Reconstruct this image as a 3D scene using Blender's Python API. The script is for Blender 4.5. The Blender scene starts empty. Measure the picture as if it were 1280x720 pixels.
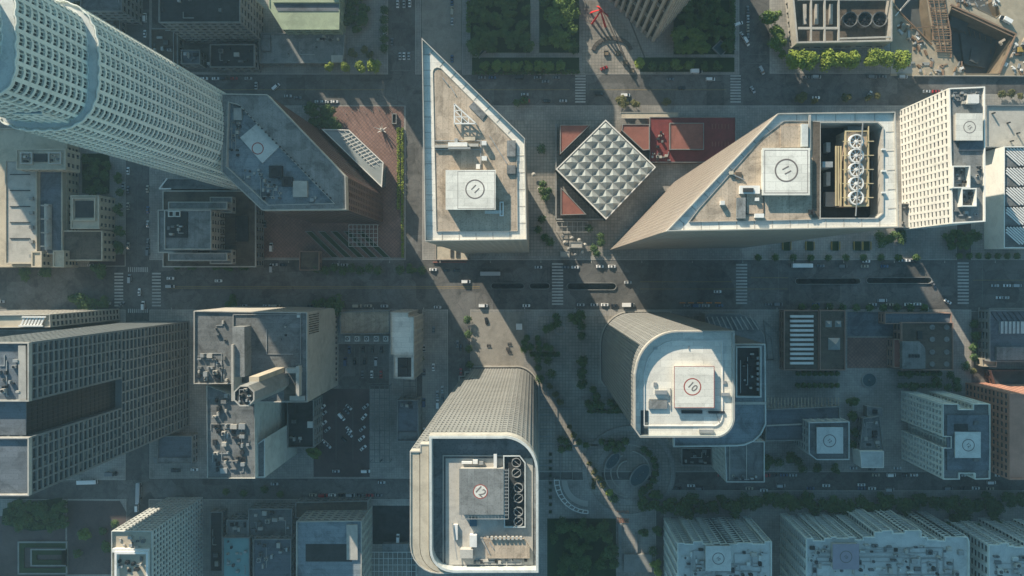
import bpy, math, random
from mathutils import Vector, Matrix
from mathutils.geometry import tessellate_polygon
R_ = math.radians
random.seed(7)
S = bpy.context.scene
COL = S.collection
# ------------------------------------------------------------------ camera
H = 480.0
F = 960.0
ax, ay = -math.atan(16 / F), math.atan(27 / F)
ROT = (Matrix.Rotation(ay, 3, 'Y') @ Matrix.Rotation(ax, 3, 'X'))
cd = bpy.data.cameras.new('camera'); cam = bpy.data.objects.new('camera', cd); COL.objects.link(cam)
cam.matrix_world = Matrix.Translation((0, 0, H)) @ ROT.to_4x4()
cd.sensor_width = 36; cd.lens = 36 * F / 1280; cd.clip_end = 6000; cd.clip_start = 1
S.camera = cam
RI = ROT.transposed()

def P(px, py, z=0.0):
    """photo pixel (1280x720) seen at height z -> world x, y"""
    d = ROT @ Vector((px - 640, 360 - py, -F))
    t = (z - H) / d.z
    return (d.x * t, d.y * t)

def proj(x, y, z):
    v = RI @ Vector((x, y, z - H))
    if v.z > -1: return None
    return (640 + v.x / -v.z * F, 360 - v.y / -v.z * F)

def PP(pts, z=0.0):
    q = [P(a, b, z) for a, b in pts]
    return ccw(q)

def ccw(q):
    a = sum(q[i][0] * q[(i + 1) % len(q)][1] - q[(i + 1) % len(q)][0] * q[i][1] for i in range(len(q)))
    return q if a > 0 else q[::-1]

def rect(x0, y0, x1, y1): return [(x0, y0), (x1, y0), (x1, y1), (x0, y1)]
def PR(x0, y0, x1, y1, z=0.0): return PP(rect(x0, y0, x1, y1), z)
def arc(cx, cy, r, a0, a1, n, ry=None):
    ry = ry or r
    return [(cx + r * math.cos(R_(a0 + (a1 - a0) * i / n)), cy + ry * math.sin(R_(a0 + (a1 - a0) * i / n))) for i in range(n + 1)]

def inset(poly, d):
    """offset a CCW polygon inwards by d"""
    n = len(poly); out = []
    for i in range(n):
        p0 = Vector(poly[i - 1]); p1 = Vector(poly[i]); p2 = Vector(poly[(i + 1) % n])
        e1 = (p1 - p0); e2 = (p2 - p1)
        if e1.length < 1e-6 or e2.length < 1e-6: out.append(tuple(p1)); continue
        e1.normalize(); e2.normalize()
        n1 = Vector((-e1.y, e1.x)); n2 = Vector((-e2.y, e2.x))
        b = n1 + n2
        if b.length < 1e-4: b = n1
        b.normalize(); k = d / max(.35, b.dot(n1))
        out.append((p1.x + b.x * k, p1.y + b.y * k))
    return out

# ------------------------------------------------------------------ mesh builder
class MB:
    def __init__(s): s.v = []; s.f = []
    def quad(s, a, b, c, d):
        n = len(s.v); s.v += [a, b, c, d]; s.f.append((n, n + 1, n + 2, n + 3)); return s
    def prism(s, poly, z0, z1, top=True, bottom=True):
        n = len(s.v); m = len(poly)
        s.v += [(x, y, z0) for x, y in poly] + [(x, y, z1) for x, y in poly]
        for i in range(m):
            j = (i + 1) % m; s.f.append((n + i, n + j, n + m + j, n + m + i))
        if top: s.f.append(tuple(n + m + i for i in range(m)))
        if bottom: s.f.append(tuple(n + i for i in reversed(range(m))))
        return s
    def frustum(s, p0, z0, p1, z1):
        n = len(s.v); m = len(p0)
        s.v += [(x, y, z0) for x, y in p0] + [(x, y, z1) for x, y in p1]
        for i in range(m):
            j = (i + 1) % m; s.f.append((n + i, n + j, n + m + j, n + m + i))
        s.f.append(tuple(n + m + i for i in range(m))); s.f.append(tuple(n + i for i in reversed(range(m))))
        return s
    def ring(s, poly, w, z0, z1):
        q = inset(poly, w); n = len(s.v); m = len(poly)
        s.v += [(x, y, z0) for x, y in poly] + [(x, y, z1) for x, y in poly] + [(x, y, z1) for x, y in q] + [(x, y, z0) for x, y in q]
        for i in range(m):
            j = (i + 1) % m
            for k in range(4):
                l = (k + 1) % 4
                s.f.append((n + k * m + i, n + k * m + j, n + l * m + j, n + l * m + i))
        return s
    def box(s, x0, y0, z0, x1, y1, z1):
        if x0 > x1: x0, x1 = x1, x0
        if y0 > y1: y0, y1 = y1, y0
        return s.prism([(x0, y0), (x1, y0), (x1, y1), (x0, y1)], z0, z1)
    def bar(s, a, b, w, h):
        """beam between two 3d points: width w, height h"""
        a = Vector(a); b = Vector(b); d = (b - a)
        if d.length < 1e-6: return s
        d.normalize(); u = Vector((0, 0, 1))
        if abs(d.z) > .95: u = Vector((0, 1, 0))
        r = d.cross(u).normalized() * (w / 2); t = r.cross(d).normalized() * (h / 2)
        n = len(s.v)
        for p in (a, b):
            for q in (-r - t, r - t, r + t, -r + t): s.v.append(tuple(p + q))
        for i in range(4):
            j = (i + 1) % 4; s.f.append((n + i, n + j, n + 4 + j, n + 4 + i))
        s.f += [(n + 3, n + 2, n + 1, n), (n + 4, n + 5, n + 6, n + 7)]
        return s
    def tube(s, a, b, r0, r1=None, k=8):
        r1 = r0 if r1 is None else r1
        a = Vector(a); b = Vector(b); d = (b - a).normalized(); u = Vector((0, 0, 1))
        if abs(d.z) > .95: u = Vector((1, 0, 0))
        r = d.cross(u).normalized(); t = r.cross(d).normalized(); n = len(s.v)
        for p, q in ((a, r0), (b, r1)):
            for i in range(k):
                an = 2 * math.pi * i / k; s.v.append(tuple(p + r * math.cos(an) * q + t * math.sin(an) * q))
        for i in range(k):
            j = (i + 1) % k; s.f.append((n + i, n + j, n + k + j, n + k + i))
        s.f += [tuple(n + i for i in reversed(range(k))), tuple(n + k + i for i in range(k))]
        return s
    def annulus(s, cx, cy, z, r0, r1, k=32, h=.02):
        n = len(s.v)
        for r, zz in ((r1, z), (r1, z + h), (r0, z + h), (r0, z)):
            for i in range(k):
                an = 2 * math.pi * i / k; s.v.append((cx + r * math.cos(an), cy + r * math.sin(an), zz))
        for i in range(k):
            j = (i + 1) % k
            for a in range(4):
                b = (a + 1) % 4; s.f.append((n + a * k + i, n + a * k + j, n + b * k + j, n + b * k + i))
        return s
    def sheet(s, outer, holes, z):
        lists = [[Vector((x, y, 0)) for x, y in outer]] + [[Vector((x, y, 0)) for x, y in h] for h in holes]
        tris = tessellate_polygon(lists); n = len(s.v)
        for l in lists: s.v += [(p.x, p.y, z) for p in l]
        for t in tris:
            a, b, c = [Vector(s.v[n + i]) for i in t]
            if (b - a).cross(c - a).z < 0: t = t[::-1]
            s.f.append(tuple(n + i for i in t))
        return s
    def mesh(s, name, m, smooth=False):
        me = bpy.data.meshes.new(name); me.from_pydata(s.v, [], s.f); me.materials.append(m)
        if smooth:
            for p in me.polygons: p.use_smooth = True
        me.update(); return me
    def build(s, name, m, parent=None, smooth=False, **props):
        o = bpy.data.objects.new(name, s.mesh(name, m, smooth)); COL.objects.link(o)
        if parent is not None: o.parent = parent; o.matrix_parent_inverse = Matrix.Translation(-parent.location)
        for k, v in props.items(): o[k] = v
        return o

def thing(name, label, cat, loc=(0, 0, 0), group=None, rz=0):
    o = bpy.data.objects.new(name, None); COL.objects.link(o); o.location = loc; o.rotation_euler = (0, 0, rz)
    o.empty_display_size = .5
    o['label'] = label; o['category'] = cat
    if group: o['group'] = group
    return o
def tag(o, label, cat, group=None, kind=None):
    o['label'] = label; o['category'] = cat
    if group: o['group'] = group
    if kind: o['kind'] = kind
    return o
def struct(name, mb, m): return mb.build(name, m, None, kind='structure')
def base_of(poly): return (sum(p[0] for p in poly) / len(poly), sum(p[1] for p in poly) / len(poly), 0)

# ------------------------------------------------------------------ materials
def mat(name, col, rough=.85, amt=.25, scale=.25, metal=0, col2=None, spec=.3, streak=0, bump=0):
    m = bpy.data.materials.new(name); m.use_nodes = True; nt = m.node_tree; N = nt.nodes; L = nt.links
    b = N['Principled BSDF']; b.inputs['Roughness'].default_value = rough; b.inputs['Metallic'].default_value = metal
    b.inputs['Specular IOR Level'].default_value = spec
    g = N.new('ShaderNodeNewGeometry')
    n1 = N.new('ShaderNodeTexNoise'); n1.inputs['Scale'].default_value = scale; n1.inputs['Detail'].default_value = 8; n1.inputs['Roughness'].default_value = .65
    L.new(g.outputs['Position'], n1.inputs['Vector'])
    n2 = N.new('ShaderNodeTexNoise'); n2.inputs['Scale'].default_value = scale * .13; n2.inputs['Detail'].default_value = 4
    L.new(g.outputs['Position'], n2.inputs['Vector'])
    add = N.new('ShaderNodeMath'); add.operation = 'ADD'; L.new(n1.outputs['Fac'], add.inputs[0]); L.new(n2.outputs['Fac'], add.inputs[1])
    mr = N.new('ShaderNodeMapRange'); mr.inputs['From Min'].default_value = .65; mr.inputs['From Max'].default_value = 1.35
    L.new(add.outputs[0], mr.inputs['Value'])
    mx = N.new('ShaderNodeMix'); mx.data_type = 'RGBA'
    c2 = col2 or tuple(c * (1 + amt) for c in col); c1 = tuple(c * (1 - amt) for c in col)
    if col2: c1 = col
    mx.inputs['A'].default_value = (*c1, 1); mx.inputs['B'].default_value = (*[min(.9, c) for c in c2], 1)
    L.new(mr.outputs['Result'], mx.inputs['Factor']); L.new(mx.outputs['Result'], b.inputs['Base Color'])
    if bump:
        bp = N.new('ShaderNodeBump'); bp.inputs['Strength'].default_value = bump; bp.inputs['Distance'].default_value = .3
        L.new(n1.outputs['Fac'], bp.inputs['Height']); L.new(bp.outputs['Normal'], b.inputs['Normal'])
    return m
def tilemat(name, c1, c2, mortar, sc, w=.5, h=.5, ms=.03, rough=.85, offset=0.0, rot=0):
    """paved / panelled surface"""
    m = mat(name, c1, rough, .2, .3); nt = m.node_tree; N = nt.nodes; L = nt.links; b = N['Principled BSDF']
    br = N.new('ShaderNodeTexBrick'); br.offset = offset; br.inputs['Scale'].default_value = sc
    br.inputs['Color1'].default_value = (*c1, 1); br.inputs['Color2'].default_value = (*c2, 1); br.inputs['Mortar'].default_value = (*mortar, 1)
    br.inputs['Brick Width'].default_value = w; br.inputs['Row Height'].default_value = h; br.inputs['Mortar Size'].default_value = ms
    g = [n for n in N if n.type == 'NEW_GEOMETRY'][0]
    mp = N.new('ShaderNodeMapping'); mp.inputs['Rotation'].default_value = (0, 0, R_(rot)); L.new(g.outputs['Position'], mp.inputs['Vector'])
    L.new(mp.outputs[0], br.inputs['Vector'])
    nz = [n for n in N if n.type == 'TEX_NOISE'][1]
    mr = N.new('ShaderNodeMapRange'); mr.inputs['From Min'].default_value = .3; mr.inputs['From Max'].default_value = .7
    mr.inputs['To Min'].default_value = .7; mr.inputs['To Max'].default_value = 1.25; L.new(nz.outputs['Fac'], mr.inputs['Value'])
    mu = N.new('ShaderNodeMix'); mu.data_type = 'RGBA'; mu.blend_type = 'MULTIPLY'; mu.inputs['Factor'].default_value = 1
    L.new(br.outputs['Color'], mu.inputs['A']); L.new(mr.outputs['Result'], mu.inputs['B']); L.new(mu.outputs['Result'], b.inputs['Base Color'])
    return m
def weather(m, seam=None, stain=.3, crack=0, rot=0):
    """stains, repairs, membrane seams or tar-filled cracks belonging to the surface itself"""
    nt = m.node_tree; N = nt.nodes; L = nt.links; b = N['Principled BSDF']; src = b.inputs['Base Color'].links[0].from_socket
    g = [n for n in N if n.type == 'NEW_GEOMETRY'][0]
    def mul(src, fac, lo, hi=1.0):
        mr = N.new('ShaderNodeMapRange'); mr.inputs['To Min'].default_value = lo; mr.inputs['To Max'].default_value = hi; L.new(fac[0], mr.inputs['Value'])
        mr.inputs['From Min'].default_value = fac[1]; mr.inputs['From Max'].default_value = fac[2]
        mu = N.new('ShaderNodeMix'); mu.data_type = 'RGBA'; mu.blend_type = 'MULTIPLY'; mu.inputs['Factor'].default_value = 1
        L.new(src, mu.inputs['A']); L.new(mr.outputs['Result'], mu.inputs['B']); return mu.outputs['Result']
    n = N.new('ShaderNodeTexNoise'); n.inputs['Scale'].default_value = .09; n.inputs['Detail'].default_value = 9; n.inputs['Roughness'].default_value = .7; n.inputs['Distortion'].default_value = 1.2
    L.new(g.outputs['Position'], n.inputs['Vector']); src = mul(src, (n.outputs['Fac'], .36, .52), 1 - stain)
    n = N.new('ShaderNodeTexNoise'); n.inputs['Scale'].default_value = 1.7; n.inputs['Detail'].default_value = 5; L.new(g.outputs['Position'], n.inputs['Vector']); src = mul(src, (n.outputs['Fac'], .33, .47), 1 - stain * .7)
    if seam:
        mp = N.new('ShaderNodeMapping'); mp.inputs['Rotation'].default_value = (0, 0, R_(rot)); L.new(g.outputs['Position'], mp.inputs['Vector'])
        br = N.new('ShaderNodeTexBrick'); br.inputs['Scale'].default_value = 1; br.inputs['Brick Width'].default_value = seam[0]; br.inputs['Row Height'].default_value = seam[1]; br.inputs['Mortar Size'].default_value = .06; br.inputs['Mortar Smooth'].default_value = .3
        br.inputs['Color1'].default_value = (1, 1, 1, 1); br.inputs['Color2'].default_value = (.82, .82, .82, 1); br.inputs['Mortar'].default_value = (.62, .62, .62, 1); L.new(mp.outputs[0], br.inputs['Vector'])
        src = mul(src, (br.outputs['Color'], 0, 1), 0, 1)
    if crack:
        v = N.new('ShaderNodeTexVoronoi'); v.feature = 'DISTANCE_TO_EDGE'; v.inputs['Scale'].default_value = .11; v.inputs['Randomness'].default_value = 1
        n2 = N.new('ShaderNodeTexNoise'); n2.inputs['Scale'].default_value = .3; L.new(g.outputs['Position'], n2.inputs['Vector'])
        ad = N.new('ShaderNodeMixRGB'); ad.blend_type = 'ADD'; ad.inputs[0].default_value = 6; L.new(g.outputs['Position'], ad.inputs[1]); L.new(n2.outputs['Color'], ad.inputs[2]); L.new(ad.outputs[0], v.inputs['Vector'])
        src = mul(src, (v.outputs['Distance'], .008, .02), 1 - crack)
        v = N.new('ShaderNodeTexVoronoi'); v.distance = 'CHEBYCHEV'; v.inputs['Scale'].default_value = .06; L.new(g.outputs['Position'], v.inputs['Vector'])
        sp = N.new('ShaderNodeSeparateColor'); L.new(v.outputs['Color'], sp.inputs[0]); src = mul(src, (sp.outputs[0], 0, 1), .78, 1.28)
    L.new(src, b.inputs['Base Color']); return m
def blinds(m, cell=2.6, light=(.16, .17, .155), share=.72):
    """some panes have pale blinds behind them"""
    nt = m.node_tree; N = nt.nodes; L = nt.links; b = N['Principled BSDF']; src = b.inputs['Base Color'].links[0].from_socket
    g = [n for n in N if n.type == 'NEW_GEOMETRY'][0]; sn = N.new('ShaderNodeVectorMath'); sn.operation = 'SNAP'; sn.inputs[1].default_value = (cell, cell, cell * 1.4); L.new(g.outputs['Position'], sn.inputs[0])
    wn = N.new('ShaderNodeTexWhiteNoise'); L.new(sn.outputs[0], wn.inputs['Vector']); mr = N.new('ShaderNodeMapRange'); mr.inputs['From Min'].default_value = share; L.new(wn.outputs['Value'], mr.inputs['Value'])
    mx = N.new('ShaderNodeMix'); mx.data_type = 'RGBA'; L.new(mr.outputs['Result'], mx.inputs['Factor']); L.new(src, mx.inputs['A']); mx.inputs['B'].default_value = (*light, 1); L.new(mx.outputs['Result'], b.inputs['Base Color'])
    return m
M = dict(
 asphalt=mat('asphalt', (.13, .128, .122), .9, .3, .35),
 asphalt_worn=mat('worn_asphalt', (.29, .27, .235), .9, .2, .3),
 pave=tilemat('pavement_concrete', (.34, .325, .295), (.28, .27, .25), (.19, .185, .17), .33, .5, .5, .02),
 plaza=tilemat('plaza_stone', (.33, .305, .265), (.27, .255, .225), (.17, .165, .15), .25, .5, .5, .03),
 redpave=tilemat('red_granite_paving', (.27, .165, .135), (.22, .135, .11), (.15, .1, .09), .3, .5, .5, .04, rot=45),
 brickpave=tilemat('brick_paving', (.12, .095, .09), (.095, .08, .078), (.08, .06, .06), .6, .5, .25, .03, offset=.5),
 kerb=mat('kerb_concrete', (.4, .385, .35), .9, .15),
 white=mat('road_paint', (.42, .42, .4), .8, .3, 1.2),
 lane=mat('worn_lane_paint', (.17, .17, .165), .85, .3, 1.2),
 yellow=mat('yellow_paint', (.34, .24, .07), .7, .15, 1),
 orange=mat('orange_plastic', (.75, .25, .03), .6, .1, 1),
 grass=mat('lawn_grass', (.022, .045, .016), .95, .4, .6),
 soil=mat('soil', (.2, .16, .11), .95, .35, .3, bump=.5),
 dirt=mat('construction_dirt', (.36, .31, .23), .95, .3, .2, bump=.6),
 shadepitsoil=mat('shaded_pit_soil', (.1, .11, .11), .95, .45, .12, bump=.5),  # blue-dark shade inside the pits put into the soil colour
 concrete=mat('concrete', (.26, .265, .255), .88, .22, .3),
 lightconc=mat('light_concrete', (.44, .42, .375), .85, .16, .25),
 greyroof=mat('grey_roofing', (.19, .2, .2), .9, .3, .18),
 midroof=mat('mid_grey_roofing', (.25, .26, .255), .9, .25, .2),
 darkroof=mat('dark_roofing', (.05, .055, .058), .9, .35, .3),
 brownroof=mat('brown_roofing', (.14, .115, .09), .9, .25, .25),
 tanroof=mat('tan_gravel_roofing', (.5, .41, .315), .92, .2, .2),
 whiteroof=mat('white_membrane', (.8, .78, .7), .7, .08, .15),
 palebluemetal=mat('pale_panel', (.56, .58, .55), .5, .15, .2),
 whitestone=mat('white_granite', (.7, .72, .66), .6, .12, .1),
 whitewall=mat('white_precast', (.84, .82, .75), .8, .06, .3),
 tanstone=mat('tan_granite', (.36, .31, .26), .55, .1, .08),
 pinkstone=mat('rose_granite', (.3, .26, .225), .5, .1, .08),
 slabstone=mat('slab_precast', (.17, .19, .195), .7, .12, .1),
 greystone=mat('grey_granite', (.25, .255, .245), .55, .12, .08),
 darkstone=mat('dark_granite', (.1, .09, .08), .45, .2, .2),
 redstone=mat('red_granite', (.11, .065, .055), .5, .25, .2),
 mauve=mat('mauve_deck', (.3, .28, .33), .8, .12, .3),
 redtile=mat('red_roof_tile', (.27, .11, .085), .85, .2, .3),
 darkred=mat('dark_red_roof', (.2, .045, .045), .85, .2, .3),
 beige=mat('beige_stucco', (.5, .44, .34), .85, .15, .2),
 brownwall=mat('brown_sandstone', (.3, .2, .16), .8, .15, .2),
 terracotta=mat('terracotta_cladding', (.46, .24, .17), .8, .15, .2),
 greenmetal=mat('sage_green_roof', (.33, .4, .28), .6, .15, .2),
 tealmetal=mat('teal_panel', (.2, .36, .36), .6, .15, .2),
 slate=mat('slate_blue_roof', (.14, .165, .19), .6, .15, .2),
 glass=mat('dark_glass', (.022, .032, .038), .12, .3, .05, spec=.6),
 plainglass=mat('tinted_glass', (.012, .018, .022), .4, .3, .05, spec=.15),
 blueglass=mat('blue_glass', (.06, .12, .16), .1, .3, .1, spec=.7),
 midblue=mat('blue_grey_roof', (.24, .29, .32), .7, .15, .2),
 paleglass=mat('pale_glass', (.3, .33, .325), .15, .2, .1, spec=.6),
 metal=mat('galvanised_metal', (.42, .42, .4), .45, .2, .6, metal=.4),
 whitemetal=mat('white_metal', (.74, .73, .69), .5, .08, .5),
 darkmetal=mat('dark_metal', (.04, .042, .045), .5, .3, .6, metal=.3),
 brassframe=mat('ochre_steel', (.5, .41, .24), .6, .2, .5),
 redmetal=mat('red_painted_steel', (.55, .03, .03), .5, .1, .5),
 paintred=mat('red_line_paint', (.33, .08, .06), .7, .1, 1),
 paintgrey=mat('grey_line_paint', (.17, .15, .14), .7, .1, 1),
 pool=mat('pool_water', (.03, .07, .08), .08, .2, .3, spec=.6),
 water=mat('fountain_water', (.03, .07, .08), .1, .3, .3, spec=.6),
 wood=mat('timber', (.2, .13, .08), .9, .3, .8),
 rust=mat('rusty_soil_nails', (.24, .16, .11), .9, .3, .5),
 bark=mat('bark', (.1, .075, .05), .9, .3, 1),
 tyre=mat('tyre_rubber', (.02, .02, .02), .9, .2, 3),
 carglass=mat('car_glass', (.015, .02, .025), .08, .2, 1, spec=.6),
)
for k_ in ('greyroof', 'midroof', 'darkroof', 'brownroof', 'tanroof', 'slate', 'midblue'): weather(M[k_], (14, 2.4), .42, rot=90 if k_ in ('midroof', 'tanroof') else 0)
for k_ in ('redtile', 'darkred', 'lightconc', 'concrete', 'palebluemetal', 'beige', 'greenmetal', 'pave', 'plaza', 'redpave', 'brickpave', 'asphalt_worn'): weather(M[k_], None, .2)
weather(M['whiteroof'], (9, 3), .18)
for k_ in ('whitewall', 'whitestone', 'greystone', 'pinkstone', 'tanstone', 'slabstone', 'terracotta', 'whitemetal', 'metal'): weather(M[k_], None, .13)
weather(M['asphalt'], None, .34, .22)
blinds(M['glass'])
def leafmat(name, c1, c2):
    m = mat(name, c1, .75, .3, .9, col2=c2); b = m.node_tree.nodes['Principled BSDF']; return m
LEAF = dict(bright=leafmat('sunlit_lime_leaves', (.13, .19, .025), (.3, .36, .06)),  # sun and shade put into leaf colours: bright where lit, dark where shaded
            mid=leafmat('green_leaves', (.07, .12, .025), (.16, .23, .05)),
            dark=leafmat('shaded_dark_leaves', (.03, .07, .02), (.1, .16, .045)),
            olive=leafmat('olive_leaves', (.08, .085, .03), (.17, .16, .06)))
PAINT = {c: mat(c + '_car_paint', v, .3, .05, 1, spec=.6) for c, v in dict(white=(.78, .78, .76), silver=(.42, .44, .45), grey=(.16, .17, .18),
         black=(.02, .02, .022), red=(.35, .03, .03), blue=(.05, .1, .2), beige=(.42, .38, .3)).items()}

# ------------------------------------------------------------------ facades
WIN_MAX = 100
def facade(root, poly, z0, z1, nf, bay, wallm, glassm, sp=.4, pw=.35, d=.5, mode='window', name='wall', winname='window', proud=.06, nmax=WIN_MAX, skip=None, roofm=None):
    """real wall with openings: a core, floor plates and piers standing proud of it, panes in the recesses"""
    fh = (z1 - z0) / nf; w = MB(); core = inset(poly, d); L = len(poly)
    wins = []
    if mode == 'window': w.prism(core, z0, z1 - .3)
    for k in range(nf + 1):
        zb = z0 + k * fh - (fh * sp / 2 if k else 0); zt = z0 + k * fh + fh * sp / 2 if k < nf else z1
        w.prism(poly, zb, zt)
    for i in range(L):
        a = Vector(poly[i]); b = Vector(poly[(i + 1) % L]); e = b - a; ln = e.length
        if ln < .6: continue
        e.normalize(); nrm = Vector((e.y, -e.x)); n = max(1, round(ln / bay)); bw = ln / n; pww = bw * pw
        if pw > 0:
            for k in range(n + 1):
                if L > 8 and ln < 2.2 * bay and k == n: continue
                s0 = max(.03, k * bw - pww / 2); s1 = min(ln - .03, k * bw + pww / 2)
                q0 = a + e * s0; q1 = a + e * s1
                w.prism([tuple(q0 + nrm * proud), tuple(q0 - nrm * (d + .05)), tuple(q1 - nrm * (d + .05)), tuple(q1 + nrm * proud)][::1], z0 + .02, z1 - .02)
        if mode == 'window':
            for f in range(nf):
                zb = z0 + f * fh + fh * sp / 2; zt = z0 + (f + 1) * fh - fh * sp / 2
                for k in range(n):
                    s0 = k * bw + pww / 2 - .05; s1 = (k + 1) * bw - pww / 2 + .05
                    if s1 - s0 < .2: continue
                    if skip and skip(i, f, k, nf, n): continue
                    q0 = a + e * s0 - nrm * (d - .05); q1 = a + e * s1 - nrm * (d - .05)
                    c = (q0 + q1) / 2; pr = proj(c.x, c.y, (zb + zt) / 2); sc = 0
                    if pr and -5 < pr[0] < 1285 and -5 < pr[1] < 725:
                        v = Vector((-c.x, -c.y, H - zb)); dist = v.length
                        sc = max(0, (v.x * nrm.x + v.y * nrm.y) / dist) * (s1 - s0) / dist ** 2
                    wins.append((sc, (q0.x, q0.y, zb), (q1.x, q1.y, zb), (q1.x, q1.y, zt), (q0.x, q0.y, zt)))
    wall = w.build(name, wallm, root)
    if mode == 'window':
        wins.sort(key=lambda t: -t[0])
        k = 0
        for t in wins:
            if k >= nmax or t[0] <= 0: break
            MB().quad(*t[1:]).build(winname, glassm, root); k += 1
        if len(wins) > k:
            r = MB()
            for t in wins[k:]: r.quad(*t[1:])
            o = r.build(winname + 's', glassm, root); o['kind'] = 'stuff'
    else:
        for f in range(nf):
            zb = z0 + f * fh + (fh * sp / 2 - .02 if f else .1); zt = z0 + (f + 1) * fh - fh * sp / 2 + .02
            MB().prism(core, zb, zt, False, False).build('window_band', glassm, root)
    return wall

def roof(root, poly, z, m, par=1.2, pw=.5, parm=None, name='roof'):
    """roof deck recessed inside a parapet whose top is at z"""
    MB().prism(inset(poly, pw - .02), z - par - .3, z - par).build(name, m, root)
    MB().ring(poly, pw, z - par - .3, z).build('parapet', parm or m, root)
    return z - par
def unit(root, px0, py0, px1, py1, z, h, m, name='roof_unit', fan=False):
    (x0, y0) = P(px0, py0, z + h); (x1, y1) = P(px1, py1, z + h)
    o = MB().box(x0, y0, z, x1, y1, z + h).build(name, m, root)
    if fan:
        cx, cy = (x0 + x1) / 2, (y0 + y1) / 2; r = min(abs(x1 - x0), abs(y1 - y0)) * .36
        f = MB().annulus(cx, cy, z + h + .002, r * .82, r, 20, .35)
        for a in range(4):
            an = a * math.pi / 4; f.bar((cx - r * .8 * math.cos(an), cy - r * .8 * math.sin(an), z + h + .12), (cx + r * .8 * math.cos(an), cy + r * .8 * math.sin(an), z + h + .12), r * .12, .06)
        k = f.build('fan', M['darkmetal'], o)
    return o
def clutter(root, px0, py0, px1, py1, z, n, seed, mats=('metal', 'lightconc', 'greyroof', 'darkmetal'), smin=2, smax=6, hmax=2.5):
    rnd = random.Random(seed); taken = []
    for k in range(n * 4):
        if len(taken) >= n: break
        w = rnd.uniform(smin, smax); h = rnd.uniform(smin, smax) * .8; x = rnd.uniform(px0, px1 - w); y = rnd.uniform(py0, py1 - h)
        if any(x < t[2] + .6 and x + w > t[0] - .6 and y < t[3] + .6 and y + h > t[1] - .6 for t in taken): continue
        taken.append((x, y, x + w, y + h))
        unit(root, x, y, x + w, y + h, z, rnd.uniform(.6, hmax), M[rnd.choice(mats)], fan=rnd.random() < .4 and w > 2.5)
    # a few pipe runs
    for k in range(max(1, n // 4)):
        x0 = rnd.uniform(px0, px1); y0 = rnd.uniform(py0, py1); x1 = rnd.uniform(px0, px1)
        a = P(x0, y0, z); b = P(x1, y0, z); c = P(x1, rnd.uniform(py0, py1), z)
        MB().bar((*a, z + .3), (*b, z + .3), .35, .35).bar((*b, z + .3), (*c, z + .3), .34, .34).build('pipe_run', M['metal'], root)
def helipad(root, px0, py0, px1, py1, z, base, num, rot, m=None, ring=None, rr=.25, disc=None, border=False, tsize=None, side=None, cx=None, cy=None):
    poly = PR(px0, py0, px1, py1, z); m = m or M['whiteroof']
    w = MB().prism(inset(poly, .3), base, z - .5) if z - base > 1 else MB().prism(inset(poly, .3), base, z - .5)
    hp = w.build('helipad', side or M['lightconc'], root)
    MB().prism(poly, z - .5, z).build('deck', m, hp)
    if cx is None: cx, cy = (px0 + px1) / 2, (py0 + py1) / 2
    c = P(cx, cy, z); s = abs(poly[1][0] - poly[0][0]) or abs(poly[2][0] - poly[1][0])
    s = max(abs(poly[0][0] - poly[2][0]), 1); r = s * rr
    if disc: MB().prism([(c[0] + r * math.cos(a * .1745), c[1] + r * math.sin(a * .1745)) for a in range(36)], z + .002, z + .012).build('target_disc', disc, hp)
    MB().annulus(c[0], c[1], z + .014, r * .87, r, 40, .012).build('target_ring', ring or M['paintgrey'], hp)
    if border:
        q = inset(poly, .7); MB().ring(q, .22, z + .002, z + .014).build('border_line', M['paintgrey'], hp)
    cu = bpy.data.curves.new('number', 'FONT'); cu.body = num; cu.size = tsize or r * .95; cu.align_x = 'CENTER'; cu.align_y = 'CENTER'; cu.extrude = .01; cu.offset = .05
    cu.materials.append(M['paintgrey']); o = bpy.data.objects.new('pad_number', cu); COL.objects.link(o)
    bpy.context.view_layer.update(); me = bpy.data.meshes.new_from_object(o.evaluated_get(bpy.context.evaluated_depsgraph_get()))
    bpy.data.objects.remove(o); o = bpy.data.objects.new('pad_number', me); COL.objects.link(o)
    o.location = (c[0], c[1], z + .03); o.rotation_euler = (0, 0, R_(rot)); o.parent = hp
    return hp

def block(name, label, cat, pts, h, rm, wm, gm=None, nf=None, bay=4, par=1.2, pw=.5, group=None, px=True, plain=False, base=0, **kw):
    """a whole building: walls with windows, roof, parapet.  pts are photo pixels of its roof outline"""
    poly = PP(pts, h) if px else pts
    r = thing(name, label, cat, (*base_of(poly)[:2], base), group)
    zt = h - par - .3
    if plain: MB().prism(poly, base, zt).build('wall', wm, r)
    else: facade(r, poly, base, zt, nf or max(1, round(h / 4)), bay, wm, gm or M['glass'], **kw)
    zr = roof(r, poly, h, rm, par, pw, wm)
    return r, poly, zr
ORD = 'first second third fourth fifth sixth seventh eighth ninth tenth eleventh twelfth thirteenth fourteenth fifteenth sixteenth seventeenth eighteenth nineteenth twentieth'.split()
def ordn(k):
    return ORD[k] if k < 20 else 'twenty-' + ORD[k - 20] if k < 29 else 'thirtieth' if k == 29 else 'thirty-' + ORD[k - 30]
def copy_tree(o, parent=None):
    c = o.copy(); COL.objects.link(c)
    if parent is not None: c.parent = parent
    for ch in list(CH[o.name]) if o.name in CH else []: copy_tree_child(ch, c)
    return c
CH = {}
def reg(o): CH[o.name] = [c for c in COL.objects if c.parent == o]
def copy_tree_child(ch, parent):
    c = ch.copy(); COL.objects.link(c); c.parent = parent

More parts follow.
